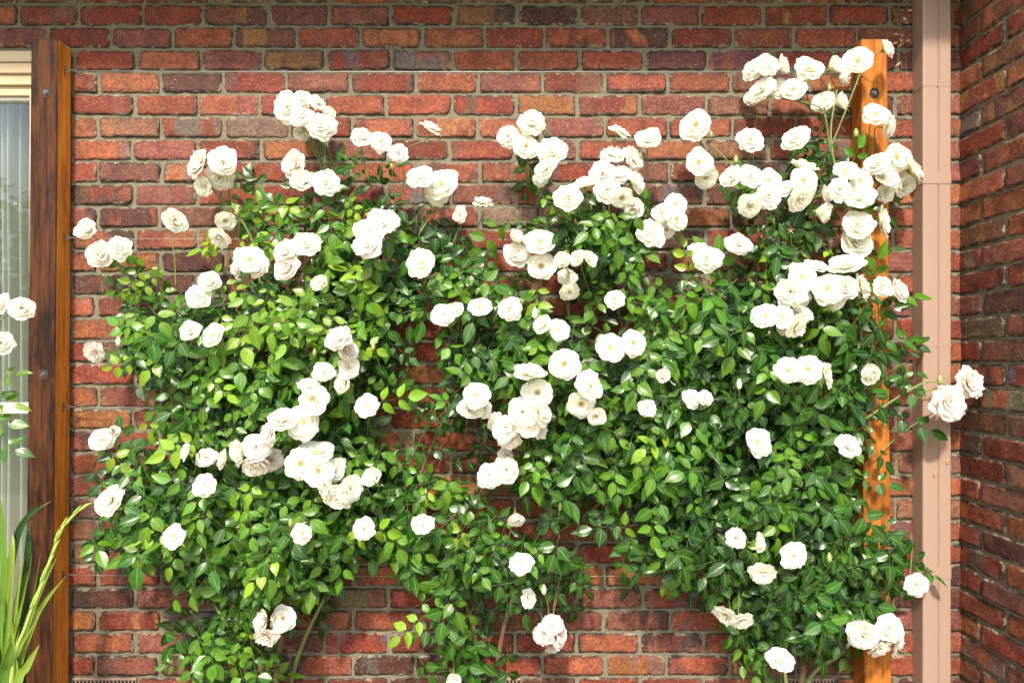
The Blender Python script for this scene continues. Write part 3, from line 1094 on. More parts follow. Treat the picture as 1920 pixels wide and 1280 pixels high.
# photo px x, y, radius, code: kind o f c l h (open full cupped loose half), p = blush; direction u d L R (default towards the viewer); b = behind
DATA = """
540 203 24 f;564 187 18 c b;566 220 21 c p;601 237 24 f;567 247 14 h d b;596 193 15 c R b;613 215 14 h R b;
376 309 24 c L p;418 304 24 f;412 333 24 l d b;381 351 17 l d b;
553 309 22 c p;569 342 21 c p;612 343 23 f;
326 414 20 c R;163 432 19 c;423 414 17 o d b;411 446 20 l d;
678 258 19 f p;715 266 19 o;747 287 17 c p;808 241 20 l u R;788 333 22 f p;827 345 30 o;820 365 20 l d b;906 380 18 c u p;862 402 15 c L;
997 229 23 f;953 256 20 f;987 275 24 o;1034 284 26 f;1023 316 23 f L;1013 335 14 l d b;
1160 247 20 l u;1216 263 21 c;1149 290 22 f;1187 297 24 f R;1130 326 22 f p;1161 328 20 f p;1097 347 20 c u;1066 371 24 f;1190 344 20 c R;
1138 357 22 f;1166 371 20 o d;1187 390 18 h d b;1267 383 20 o;1242 400 18 l L;1269 412 21 o;1221 437 25 l;1250 431 16 o d b;
714 417 25 c;692 434 26 f p;690 461 26 c p;731 413 18 c R b;
1304 235 26 o;1407 263 23 f;1438 122 21 c;1412 131 19 l L b;1464 124 15 h R b;1518 129 24 o;1562 125 17 h R b;1579 144 14 h R d b;1608 115 25 o;1660 93 17 c R;
1428 168 22 c L;1412 187 17 h L b;1459 168 20 f b;1488 168 23 o;1508 161 14 c R b;1545 199 20 h L;1574 192 15 h R;1641 215 21 o;1663 240 18 c R d;
1492 261 22 f;1311 306 26 o;1323 333 19 o d b;1371 333 19 f L;1407 332 20 f;1441 338 20 o;1440 368 23 f p;1405 385 20 c d;1472 354 15 o b;
1505 316 23 c u;1507 339 22 o;1503 371 24 f d;1543 366 17 c p R b;1540 397 19 h R d b;
1586 320 22 o;1613 339 21 o;1574 356 20 f;1613 370 24 f;1682 296 26 o;1644 309 21 f L;1661 332 24 o;1711 318 27 f R;1698 347 19 l d b;1661 361 19 c d b;
1607 423 26 f;1653 414 26 f R;1607 454 27 f;1311 465 17 l u;1325 485 23 l;1385 458 22 l p;
1526 502 26 f u;1586 496 27 o u;1505 520 25 o;1552 542 28 o;1583 540 20 c p;1617 537 25 l R;1483 547 27 f L;1501 563 18 c d b;1569 560 20 c d b;
1655 537 18 c;1679 546 22 c p R;1435 592 23 o L;1467 595 21 o;1495 611 25 f d;1503 590 18 c u b;1472 612 16 c d b;
1478 695 24 o L;1515 693 25 o;1551 704 23 o R;1636 702 17 h L;1816 717 27 l p;1777 753 29 l p;1790 770 20 l d b;
1421 829 27 o;1591 836 23 l;1297 747 17 f b;1322 745 14 l b;
791 494 26 o;1013 453 27 o;967 447 13 h;967 480 22 c p;1015 499 23 o;1054 492 16 h;1083 485 15 c L;1104 486 15 c R;1065 520 18 l b;1068 547 17 l d;
831 590 20 f;853 583 16 c b;900 576 20 o b;955 580 21 l b;1152 561 18 l;1020 609 18 c L;1047 618 20 o;
1145 652 26 o;1188 643 23 o;634 635 22 c p;650 657 20 c p R;654 691 18 c;645 719 19 c L;
1058 683 28 o;994 702 25 c u;1008 736 25 o;1101 705 19 c u;1107 726 25 f;894 741 23 o;881 767 22 c;908 766 18 c R;1090 757 25 o d;1118 779 17 c d p;
980 772 25 f;1011 774 25 c R;949 801 23 f;990 793 25 o;956 824 20 f d p;929 791 17 c L b;1012 802 19 l R b;
688 760 20 l;951 851 14 h b;1214 764 15 c b;1243 705 12 h b;
189 478 21 c p;222 465 21 c;469 487 25 o;450 500 18 c L p;486 502 18 c p;536 472 23 f p;541 503 23 c p;574 458 23 f;395 530 19 c;373 557 21 f;601 533 14 h b;
359 621 17 c p;399 629 22 o;177 661 18 c d p;608 698 17 c;581 724 20 c u;589 750 28 o;569 791 28 o;529 788 24 c u;505 812 22 f L p;481 838 25 f p;450 846 22 c L;352 847 17 c L;387 857 17 c p b;
192 825 20 f;211 808 10 h R;595 846 28 o u;206 936 26 f;383 909 20 l;325 1005 19 l;567 1000 18 l R;
481 868 24 c d p;508 862 20 c R p b;421 862 17 c L p b;564 870 27 o;598 885 25 o;612 919 22 f L d;635 926 25 c d;629 882 20 f R b;
531 1160 22 o;495 1163 18 c L p;498 1192 22 c d p;
654 916 24 f R;700 895 17 h;683 991 19 l;793 984 20 l u;917 890 21 l;951 880 23 f;968 969 15 h d;977 1055 19 l;992 1122 17 l R;
1035 1170 19 l u p;1018 1188 20 c L p;1045 1192 20 c R p;1040 1210 16 l d b p;851 1274 13 h;
1380 1008 18 c L b;1420 1018 18 c R;1431 1073 22 l d;1488 1042 23 l;1718 1096 20 l;1359 1153 22 l L d;1392 1165 20 l d;1462 1235 22 l u;
1620 1189 24 c L;1668 1177 23 l;1650 1216 20 l d;1680 1204 22 l R d;1640 1195 18 c b
"""
KCODE = {"o": "open", "f": "full", "c": "cupped", "l": "loose", "h": "half"}

# ------------------------------------------------------------------ foliage map (photo rows of 40 px: x0, x1, density)
ROWS = {
    6: "510 560 4;1520 1560 5", 7: "600 700 3;720 760 5;980 1010 4;1500 1570 8;1560 1600 5;1590 1660 5",
    8: "440 500 4;540 560 3;600 720 5;980 1040 6;1060 1130 3;1340 1440 5;1480 1640 5",
    9: "400 520 5;540 640 7;640 760 7;980 1030 5;1030 1120 7;1180 1220 5;1370 1460 7;1440 1560 6;1560 1640 5;1640 1690 4",
    10: "390 420 3;430 640 8;640 740 5;740 800 7;970 1050 5;1040 1200 9;1390 1560 7;1560 1600 5",
    11: "240 280 3;380 420 5;430 520 7;600 670 9;670 730 6;720 860 7;880 930 6;1050 1190 9;1200 1230 3;1330 1350 3;1410 1580 6;1640 1670 4",
    12: "180 210 3;220 260 4;370 440 3;440 600 6;590 680 9;680 760 9;820 920 8;990 1010 3;1030 1060 5;1120 1190 9;1190 1240 4;1290 1400 5;1420 1500 6;1560 1640 5;1620 1670 3",
    13: "180 230 3;250 340 6;420 520 7;560 780 9;780 910 8;950 1010 8;1080 1200 7;1230 1330 6;1290 1450 8;1450 1640 7;1640 1680 5",
    14: "240 360 8;360 440 7;440 800 9;800 880 5;870 980 6;1000 1050 6;1100 1210 5;1210 1430 8;1430 1540 7;1540 1640 8;1640 1690 3;1600 1640 5",
    15: "200 240 4;240 340 8;330 620 9;620 720 8;720 760 4;830 1000 8;1060 1130 5;1160 1220 5;1220 1440 9;1440 1640 8;1640 1700 5;1600 1640 6",
    16: "190 250 5;250 480 9;480 620 7;620 760 8;760 830 2;830 1000 9;990 1120 8;1120 1240 6;1200 1480 9;1480 1640 9;1640 1730 5;1600 1640 7",
    17: "220 270 3;270 480 9;480 560 9;540 700 8;690 780 4;780 850 3;840 960 8;960 1240 9;1240 1460 9;1460 1600 8;1660 1740 6;1600 1640 6",
    18: "320 380 5;370 560 9;560 700 9;700 780 4;780 860 5;860 1000 7;1000 1120 8;1120 1280 9;1280 1600 9;1640 1720 6;1600 1640 6",
    19: "290 360 6;360 500 9;500 680 9;680 740 4;740 820 3;800 880 6;880 1040 7;1040 1140 8;1120 1360 9;1360 1600 9;1690 1730 4;1600 1630 6",
    20: "220 270 4;270 330 6;330 450 9;450 620 8;620 700 8;700 740 4;750 870 5;870 940 3;940 1000 5;1000 1240 9;1240 1600 9;1600 1640 6",
    21: "220 340 7;340 400 7;400 560 8;560 640 8;640 740 9;750 800 7;800 860 2;870 920 4;980 1240 8;1230 1400 9;1400 1600 9;1600 1660 6",
    22: "200 360 9;360 400 8;400 560 9;560 700 8;700 780 8;780 880 5;960 1260 9;1250 1600 9;1620 1660 4",
    23: "170 180 3;230 660 9;660 820 8;780 900 8;900 940 4;980 1120 4;1120 1280 5;1240 1600 9",
    24: "190 240 6;220 640 9;640 780 8;800 900 6;890 960 3;1020 1130 4;1060 1200 5;1200 1600 9;1640 1700 4;1600 1680 7",
    25: "180 300 8;240 640 9;640 960 9;930 1060 4;1080 1200 5;1200 1360 8;1340 1600 9;1650 1720 6;1600 1680 8",
    26: "240 320 6;320 640 9;640 680 6;740 1000 9;1000 1080 8;1080 1180 5;1170 1340 8;1340 1680 9;1680 1750 4;1600 1690 8",
    27: "240 270 4;370 640 8;760 840 7;820 1100 7;1130 1160 4;1170 1220 5;1260 1400 7;1360 1680 9",
    28: "340 370 3;390 610 8;800 880 6;880 1010 6;1050 1100 4;1290 1330 3;1380 1640 9;1640 1680 4",
    29: "330 400 6;390 480 8;480 540 5;540 570 5;760 830 5;830 900 7;1060 1100 4;1380 1620 9",
    30: "310 380 4;380 500 8;820 920 8;1380 1450 8;1450 1500 4;1500 1600 7",
    31: "350 540 7;810 960 6;1390 1440 6;1440 1560 2", 32: "370 540 6;830 950 5;1390 1440 4", 33: "400 520 5;860 940 4"}
CS = 20
GW, GH = 96, 70
dens = np.zeros((GH, GW))
for r, s in ROWS.items():
    for seg in s.split(";"):
        a, b, d = [float(q) for q in seg.split()]
        c0, c1 = int(round(a / CS)), int(round(b / CS))
        for rr in (2 * r, 2 * r + 1):
            if rr < GH:
                dens[rr, c0:max(c1, c0 + 1)] = np.maximum(dens[rr, c0:max(c1, c0 + 1)], d)


def blur(a, k):
    o = a.copy()
    for _ in range(k):
        p = np.pad(o, 1, mode='edge')
        o = (p[:-2, 1:-1] + p[2:, 1:-1] + p[1:-1, :-2] + p[1:-1, 2:] + 2 * p[1:-1, 1:-1]) / 6
    return o


dsoft = blur(dens, 10)
PAD = 3


def thick(px, py):
    c = min(GW - 1, max(0, int(px / CS)))
    r = min(GH - 1, max(0, int(py / CS)))
    lump = 0.5 + 0.5 * noise.noise(Vector((px / 130, py / 110, 5.0)))
    return 0.09 + 0.030 * dsoft[r, c] * (0.55 + 0.6 * lump)


def owner(px, py):
    if px < 770 + 40 * noise.noise(Vector((py / 90, 2, 0))) or (px < 845 and py < 520):
        return 0
    if px < 1250 + 50 * noise.noise(Vector((py / 90, 7, 0))) and not (py < 320 and px > 1240):
        return 1
    return 2


BUSH = [
    empty("climbing_rose", at(505, 1400, 0.12) * Vector((1, 1, 0)) if False else (at(505, 1400, 0.12).x, -0.12, 0.0),
          label="white climbing rose with many pale blooms nearest the dark weathered post", cat="rose bush", group="white climbing roses on the brick wall"),
    empty("climbing_rose", (at(905, 1400, 0.12).x, -0.12, 0.0),
          label="white climbing rose between its two neighbours, trailing low over bare brick", cat="rose bush", group="white climbing roses on the brick wall"),
    empty("climbing_rose", (at(1500, 1400, 0.12).x, -0.12, 0.0),
          label="tallest white climbing rose covering the honey timber post by the downpipe", cat="rose bush", group="white climbing roses on the brick wall"),
]


def leaflet(mb, base, dirv, nrm, L, Wd, col, rng):
    dirv = dirv.normalized()
    side = dirv.cross(nrm).normalized()
    nrm = side.cross(dirv).normalized()
    fold = rng.uniform(0.10, 0.42)
    curl = rng.uniform(-0.05, 0.30)
    wav = rng.uniform(0, 0.06)
    ph = rng.uniform(0, 6)
    twist = rng.uniform(-0.15, 0.15)
    vs, uv = [], []
    prof = (0.0, 0.56, 0.92, 1.0, 0.84, 0.49, 0.15, 0.0)
    ss_ = (0.0, 0.10, 0.24, 0.42, 0.59, 0.77, 0.91, 1.0)
    for s, wv in zip(ss_, prof):
        c = base + dirv * (L * s * (1 - 0.10 * curl * s)) - nrm * (curl * L * s * s)
        hw = wv * Wd * 0.5
        for t in ((-1, -0.5, 0, 0.5, 1) if 0 < wv else (0,)):
            q = c + side * (hw * t) + nrm * (hw * abs(t) * fold * (1.3 - 0.5 * abs(t)) + wav * Wd * abs(t) * math.sin(s * 9 + ph + t) + twist * hw * t * s)
            vs.append(q)
            uv.append((t, s))
    fs = []
    for k in range(4):
        fs.append((0, 1 + k, 2 + k))
    for r in range(5):
        for k in range(4):
            a = 1 + r * 5 + k
            fs.append((a, a + 5, a + 6, a + 1))
    last = 1 + 5 * 5
    for k in range(4):
        fs.append((last + k, last + 5, last + k + 1))
    fs = [f[::-1] for f in fs]
    mb.add(vs, fs, 0, col, uv)


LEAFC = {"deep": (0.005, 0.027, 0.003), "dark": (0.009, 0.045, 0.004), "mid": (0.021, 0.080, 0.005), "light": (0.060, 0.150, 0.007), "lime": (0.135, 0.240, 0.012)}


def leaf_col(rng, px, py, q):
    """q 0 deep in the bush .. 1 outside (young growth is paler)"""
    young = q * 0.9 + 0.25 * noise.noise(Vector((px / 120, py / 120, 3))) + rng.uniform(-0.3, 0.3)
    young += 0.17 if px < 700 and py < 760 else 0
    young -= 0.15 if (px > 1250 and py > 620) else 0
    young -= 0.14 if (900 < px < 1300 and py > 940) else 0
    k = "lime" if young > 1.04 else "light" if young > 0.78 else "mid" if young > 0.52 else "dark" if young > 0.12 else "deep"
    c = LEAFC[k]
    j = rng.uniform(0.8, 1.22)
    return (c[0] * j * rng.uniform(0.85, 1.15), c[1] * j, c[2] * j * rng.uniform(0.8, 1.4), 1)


def compound(mb, p, dirv, nrm, size, nl, col, rng, px=0, py=0):
    dirv = dirv.normalized()
    side = dirv.cross(nrm).normalized()
    nrm = side.cross(dirv).normalized()
    ln = size * (1.0 + 0.75 * (nl > 3) + 0.6 * (nl > 5))
    pts = []
    dr = rng.uniform(0.05, 0.35)
    for k in range(5):
        s = k / 4
        pts.append(p + dirv * (ln * s) - nrm * (dr * ln * s * s))
    mb.tube(pts, 0.0010, 0.0007, 3, 1, (0.06, 0.10, 0.02, 1), cap=False)

    def jc():
        j = rng.uniform(0.86, 1.14)
        return (col[0] * j, col[1] * j, col[2] * j, 1)
    end = pts[-1]
    edir = (pts[-1] - pts[-2]).normalized()
    jn = lambda a: (nrm + Vector((rng.uniform(-a, a), rng.uniform(-a, a), rng.uniform(-a, a)))).normalized()
    leaflet(mb, end, edir, jn(0.3), size * rng.uniform(0.95, 1.15), size * rng.uniform(0.48, 0.60), jc(), rng)
    pairs = (nl - 1) // 2
    for i in range(pairs):
        s = (0.62 if nl == 3 else 0.74 if nl == 5 else 0.8) - (0.46 if nl == 5 else 0.34) * i
        c = pts[0].lerp(pts[-1], s) if s > 0 else pts[0]
        c = p + dirv * (ln * s) - nrm * (dr * ln * s * s)
        sz = size * (1.0 - 0.16 * i) * rng.uniform(0.82, 1.05)
        for sg in (-1, 1):
            dv = edir * rng.uniform(0.25, 0.7) + side * sg
            leaflet(mb, c + side * sg * 0.005, dv, jn(0.38), sz * 0.92, sz * rng.uniform(0.46, 0.58), jc(), rng)


FR = random.Random(5)
BL = []
for ent in DATA.replace("\n", "").split(";"):
    q = ent.split()
    if len(q) >= 4:
        BL.append((float(q[0]), float(q[1]), float(q[2]), q[3], q[4:], thick(float(q[0]), float(q[1])) + 0.05 + FR.uniform(0, 0.03) - (0.045 if "b" in q[4:] else 0)))
LR = random.Random(77)
fol = [MB(), MB(), MB()]
count = 0
for r in range(GH):
    for c in range(GW):
        d = dens[r, c]
        if d <= 0:
            continue
        lam = {2: 0.08, 3: 0.14, 4: 0.22, 5: 0.28, 6: 0.43, 7: 0.64, 8: 0.96, 9: 1.28}.get(int(d), 0.3)
        nn = int(lam) + (1 if LR.random() < lam - int(lam) else 0)
        for _ in range(nn):
            px, py = (c + LR.random()) * CS, (r + LR.random()) * CS
            T = thick(px, py)
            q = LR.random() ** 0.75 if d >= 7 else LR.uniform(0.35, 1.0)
            dep = 0.035 + (T - 0.035) * q
            # the rachis starts behind/above the patch it fills and runs out and down
            ang = LR.gauss(-1.45, 0.95)
            if d <= 5:
                # outward from the dense side
                gy = dsoft[min(GH - 1, r + 2), c] - dsoft[max(0, r - 2), c]
                gx = dsoft[r, min(GW - 1, c + 2)] - dsoft[r, max(0, c - 2)]
                if abs(gx) + abs(gy) > 0.05:
                    ang = math.atan2(gy, -gx) + LR.uniform(-0.7, 0.7)
            dv = Vector((math.cos(ang), -LR.uniform(0.0, 0.55), math.sin(ang)))
            nv = Vector((LR.gauss(0.05, 0.42), -1.0, LR.gauss(0.50, 0.45)))
            size = LR.uniform(0.045, 0.078) * (1.0 if py > 420 else 0.92)
            nl = LR.choices([3, 5, 7], [34, 56, 10])[0]
            if any((bx - px) ** 2 + (by - py) ** 2 < (br + 22) ** 2 and dep > bd - 0.055 for bx, by, br, _, _, bd in BL):
                dep = max(0.05, dep - 0.07)
                dv.y = 0.05
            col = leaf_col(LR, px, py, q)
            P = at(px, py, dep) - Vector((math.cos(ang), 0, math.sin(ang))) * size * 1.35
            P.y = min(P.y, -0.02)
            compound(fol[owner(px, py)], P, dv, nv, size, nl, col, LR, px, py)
            count += 1

# ------------------------------------------------------------------ blooms
FR = random.Random(5)
nb = [0, 0, 0]
anchors = [((c + .5) * CS, (r + .5) * CS) for r in range(GH) for c in range(GW) if dens[r, c] >= 5]
anchors += [(1563, 200), (1562, 230), (1562, 265), (1540, 225), (1590, 200), (1520, 200), (1600, 165), (1585, 240), (1560, 170)]


def put_bloom(root, px, py, rad_px, kind, blush, axis, dep, rng):
    rad = rad_px * S * (D - dep) / D
    pm_, sm_, cm_ = rng.choice(BLOOMS[(kind, blush)])
    axis = axis.normalized()
    rot = axis.to_track_quat('Z', 'Y').to_matrix().to_4x4() @ Matrix.Rotation(rng.uniform(0, 6.28), 4, 'Z')
    ctr = at(px, py, dep)
    sc_ = rad * 1.10
    if kind == "half":
        sc_ *= 1.0
    ofs = 0.18 if kind != "half" else 0.45
    loc = ctr - axis * (ofs * sc_)
    mw = Matrix.Translation(loc) @ rot @ Matrix.Diagonal((sc_ * rng.uniform(0.94, 1.06), sc_ * rng.uniform(0.94, 1.06), sc_, 1))
    o = bpy.data.objects.new("rose_bloom", pm_)
    C.objects.link(o)
    o.parent = root
    o.matrix_parent_inverse = Matrix.Translation(root.location).inverted()
    o.matrix_basis = mw
    for me, nm in ((sm_, "stamen_boss"), (cm_, "calyx")):
        if nm == "stamen_boss" and kind == "half":
            continue
        s = bpy.data.objects.new(nm, me)
        C.objects.link(s)
        s.parent = o
    if blush:
        o["label"] = "blush tinted white bloom"
    return loc, axis, sc_


for (px, py, rp_, kc, fl, dep) in BL:
    kind = KCODE[kc]
    if kind in ("full", "cupped") and FR.random() < 0.38:
        kind = "loose"
    ax = Vector((FR.gauss(0.0, 0.20), -1.0, 0.30 + FR.gauss(0, 0.18)))
    if "u" in fl:
        ax += Vector((0, 0.35, 0.75))
    if "d" in fl:
        ax += Vector((0, 0.15, -0.85))
    if "L" in fl:
        ax += Vector((-0.85, 0.2, 0))
    if "R" in fl:
        ax += Vector((0.85, 0.2, 0))
    ow = owner(px, py)
    nb[ow] += 1
    loc, axis, sc_ = put_bloom(BUSH[ow], px, py, rp_, kind, 1 if "p" in fl else 0, ax, dep, FR)
    # stalk to the nearest leafy part
    best = min(anchors, key=lambda cr: (cr[0] - px) ** 2 + ((cr[1] - (py + (55 if py < 1080 else -60))) * (1.0 if cr[1] > py or py > 1080 else 1.7)) ** 2 + FR.uniform(0, 1200))
    bx, by = best
    dx, dy = bx - px, by - py
    dl = max(1.0, math.hypot(dx, dy))
    ext = max(dl, 38) + 12
    bx, by = px + dx / dl * ext, py + dy / dl * ext
    tgt = at(bx, by, thick(bx, by) * 0.55)
    base = loc - axis * (0.28 * sc_)
    out = [base, base - axis * 0.022 + Vector((0, 0, -0.004)), (base - axis * 0.03).lerp(tgt, 0.5) + Vector((FR.uniform(-0.008, 0.008), 0, 0.012)), tgt]
    sm = MB()
    sm.tube(curve(out, 5), 0.0016, 0.0024, 5, 0, FR.choice([(0.085, 0.14, 0.022, 1), (0.12, 0.17, 0.03, 1), (0.07, 0.13, 0.025, 1), (0.13, 0.10, 0.035, 1)]))
    sm.build("flower_stem", M["tone"], BUSH[ow])

# small buds and spent hips on thin stalks
for (px, py, r, spent) in ((1003, 588, 6, 0), (1333, 252, 4, 1), (1555, 165, 4, 1), (1605, 250, 5, 1), (1380, 300, 5, 1), (735, 310, 4, 1), (445, 395, 5, 1), (222, 640, 5, 0),
                           (1386, 720, 5, 0), (1762, 712, 5, 1), (545, 980, 4, 1), (1555, 1045, 5, 1), (1050, 950, 4, 1), (1482, 432, 7, 2), (1020, 1105, 5, 0), (700, 650, 4, 1), (590, 660, 4, 1)):
    ow = owner(px, py)
    dep = thick(px, py) + 0.03
    c = at(px, py, dep)
    m = MB()
    rr = r * S
    if spent < 2:
        m.tube([c - Vector((0, 0, rr * 1.6)), c - Vector((0, 0, rr * .8)), c, c + Vector((0, 0, rr)), c + Vector((0, 0, rr * 1.8))], rr, rr, 7, 0,
               (0.6, 0.6, 0.45, 1) if spent == 0 else (0.2, 0.26, 0.07, 1), radii=[rr * .4, rr * .8, rr * .8, rr * .6, rr * .12])
    for k in range(5):
        a = 2 * math.pi * k / 5 + 0.3
        u = Vector((math.cos(a), -0.3, math.sin(a)))
        v = Vector((-math.sin(a), 0, math.cos(a)))
        l = rr * (1.25 if spent == 2 else 1.5)
        v = v * (0.55 if spent == 2 else 1)
        m.add([c + v * rr * .35, c - v * rr * .35, c + u * l], [(0, 1, 2)], 0, (0.20, 0.13, 0.05, 1) if spent else (0.16, 0.26, 0.06, 1))
    t = at(px + FR.uniform(-15, 15), py + 50, dep * 0.6)
    m.tube(curve([c - Vector((0, 0, rr)), c.lerp(t, 0.5) + Vector((0.004, 0, 0)), t], 4), 0.0013, 0.002, 5, 0, (0.2, 0.28, 0.07, 1))
    m.build("rose_hip" if spent else "rose_bud", M["tone"], BUSH[ow])

# ------------------------------------------------------------------ canes
GREEN = (0.13, 0.17, 0.05, 1)
BROWN = (0.11, 0.065, 0.035, 1)
CANES = [
    [  # left bush
        ([(505, 1420, .10), (500, 1300, .12), (470, 1180, .12), (430, 1000, .14), (400, 820, .14), (350, 640, .14), (290, 580, .16)], .011, .003, BROWN),
        ([(512, 1420, .12), (520, 1240, .11), (560, 1060, .12), (600, 860, .10), (590, 700, .10), (560, 560, .15), (600, 420, .14)], .012, .003, BROWN),
        ([(520, 1420, .09), (560, 1230, .07), (650, 1040, .06), (700, 900, .05), (692, 720, .05), (720, 560, .08), (690, 400, .12)], .009, .003, GREEN),
        ([(498, 1420, .13), (450, 1240, .12), (380, 1090, .14), (300, 1000, .16), (215, 1010, .2)], .008, .002, GREEN),
        ([(430, 1000, .14), (330, 900, .18), (262, 850, .2)], .005, .002, GREEN),
        ([(690, 960, .05), (712, 860, .05), (706, 770, .06), (760, 700, .06), (775, 620, .06)], .005, .003, GREEN),
        ([(400, 820, .14), (480, 640, .18), (480, 480, .2), (430, 380, .22)], .006, .002, GREEN),
    ],
    [
        ([(905, 1420, .10), (900, 1300, .10), (890, 1180, .10), (840, 1060, .09), (790, 920, .06), (840, 760, .08), (880, 600, .1)], .010, .003, BROWN),
        ([(912, 1420, .12), (930, 1280, .09), (960, 1130, .09), (1040, 1000, .07), (1080, 860, .12), (1060, 700, .14), (1120, 560, .12), (1120, 420, .16)], .011, .003, BROWN),
        ([(900, 1420, .12), (870, 1250, .13), (850, 1150, .15), (800, 1040, .15)], .006, .002, GREEN),
        ([(1080, 860, .10), (1160, 780, .12), (1200, 660, .12), (1180, 520, .1)], .006, .003, GREEN),
        ([(760, 880, .05), (800, 790, .06), (850, 690, .08), (860, 620, .1)], .005, .003, GREEN),
        ([(1040, 1000, .06), (1130, 930, .08), (1110, 850, .1)], .005, .003, GREEN),
    ],
    [
        ([(1505, 1420, .12), (1500, 1300, .11), (1508, 1240, .12), (1490, 1190, .11), (1500, 1080, .10), (1505, 960, .09), (1480, 800, .12), (1440, 640, .12), (1430, 480, .11), (1430, 400, .14)], .013, .003, BROWN),
        ([(1510, 1420, .13), (1520, 1280, .11), (1580, 1220, .12), (1620, 1150, .14), (1660, 1060, .16), (1690, 1010, .18)], .009, .003, GREEN),
        ([(1500, 1420, .10), (1440, 1280, .10), (1395, 1190, .10), (1370, 1120, .12), (1330, 1000, .12), (1300, 860, .13), (1260, 700, .14)], .008, .003, BROWN),
        ([(1498, 1420, .12), (1475, 1280, .13), (1472, 1200, .14), (1500, 1060, .17)], .008, .003, GREEN),
        ([(1505, 960, .09), (1600, 800, .13), (1610, 620, .15), (1590, 440, .16), (1560, 270, .17), (1565, 170, .17)], .008, .0025, GREEN),
        ([(1600, 800, .13), (1680, 750, .17), (1740, 716, .19), (1772, 722, .19)], .005, .002, GREEN),
        ([(1561, 290, .17), (1540, 210, .2), (1500, 190, .22)], .003, .002, GREEN),
        ([(1561, 280, .17), (1590, 190, .2), (1612, 140, .2)], .003, .002, GREEN),
        ([(1430, 480, .11), (1428, 380, .12), (1380, 320, .16), (1330, 270, .17)], .004, .002, GREEN),
    ]]
KR = random.Random(3)
for ow in range(3):
    for (path, r0, r1, col) in CANES[ow]:
        m = MB()
        pts = []
        for (x, y, d) in path:
            p = at(x + KR.uniform(-5, 5), y, d)
            if y >= 1400:
                p.z = -0.02
            pts.append(p)
        pts = curve(pts, 8)
        rad = [r0 + (r1 - r0) * i / (len(pts) - 1) for i in range(len(pts))]
        rad = [q * (1 + 0.14 * noise.noise(Vector((i * .7, ow, r0 * 99)))) for i, q in enumerate(rad)]
        m.tube(pts, r0, r1, 8, 0, col, radii=rad)
        for i in range(4, len(pts) - 2, 3):      # prickles
            a = KR.uniform(0, 6.28)
            u = Vector((math.cos(a), -abs(math.sin(a)), 0))
            p = pts[i] + u * rad[i] * 0.9
            m.add([p + Vector((0, 0, .003)), p - Vector((0, 0, .003)), p + u * 0.007 - Vector((0, 0, .003))], [(0, 1, 2)], 0, (0.16, 0.07, 0.04, 1))
        m.build("cane", M["bark"], BUSH[ow])
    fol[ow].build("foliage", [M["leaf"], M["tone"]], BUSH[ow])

# ------------------------------------------------------------------ rose by the window (left edge)
WR = random.Random(21)
wroot = empty("rose_bush", (at(-60, 1400, .42).x, -0.42, 0), label="bright white rose standing in front of the window at the left edge", cat="rose bush")
wst, wfo = MB(), MB()
for path in ([(-60, 1400), (-50, 1150), (-30, 900), (-12, 740), (4, 650)], [(-62, 1400), (-90, 1100), (-80, 800), (-40, 640), (22, 585)], [(-58, 1400), (-40, 1100), (-60, 850), (-50, 700), (0, 575)]):
    pts = [at(x, y, .42) for x, y in path]
    pts[0].z = -0.02
    wst.tube(curve(pts, 8), 0.007, 0.002, 7, 0, (0.13, 0.2, 0.06, 1))
wst.build("cane", M["bark"], wroot)
for (px, py, r, kind, ax) in ((41, 578, 20, "cupped", (0.5, -1, 0.1)), (4, 569, 18, "full", (-.3, -1, .3)), (2, 643, 21, "cupped", (.4, -1, .1)), (-60, 600, 22, "open", (0, -1, .4)), (-90, 690, 20, "full", (-.3, -1, .3))):
    put_bloom(wroot, px, py, r, kind, 0, Vector(ax), 0.46, WR)
for (px, py, ang, size, key) in ((-22, 715, 0.35, .05, "light"), (-28, 745, -0.1, .05, "lime"), (-26, 790, 0.1, .062, "light"), (-30, 825, -0.2, .06, "mid"),
                                 (-60, 760, 2.6, .055, "mid"), (-70, 840, 3.3, .055, "mid"), (-90, 900, -2, .055, "mid"), (-110, 1000, -1.9, .055, "dark"), (-90, 660, 2.2, .05, "mid"), (-45, 770, 0.6, .05, "mid")):
    p = at(px, py, .44)
    c = LEAFC[key]
    compound(wfo, p, Vector((math.cos(ang), -0.15, math.sin(ang))), Vector((WR.uniform(-.2, .3), -1, .75)), size, WR.choice([3, 5, 5]), (*[q * WR.uniform(.9, 1.2) for q in c], 1), WR)
wfo.build("foliage", [M["leaf"], M["tone"]], wroot)

# ------------------------------------------------------------------ gladiolus (lower left)
GR = random.Random(31)
gl = empty("gladiolus", (at(10, 1400, .40).x, -0.40, 0), label="clump of upright sword leaves with a budding flower spike by the window", cat="plant")


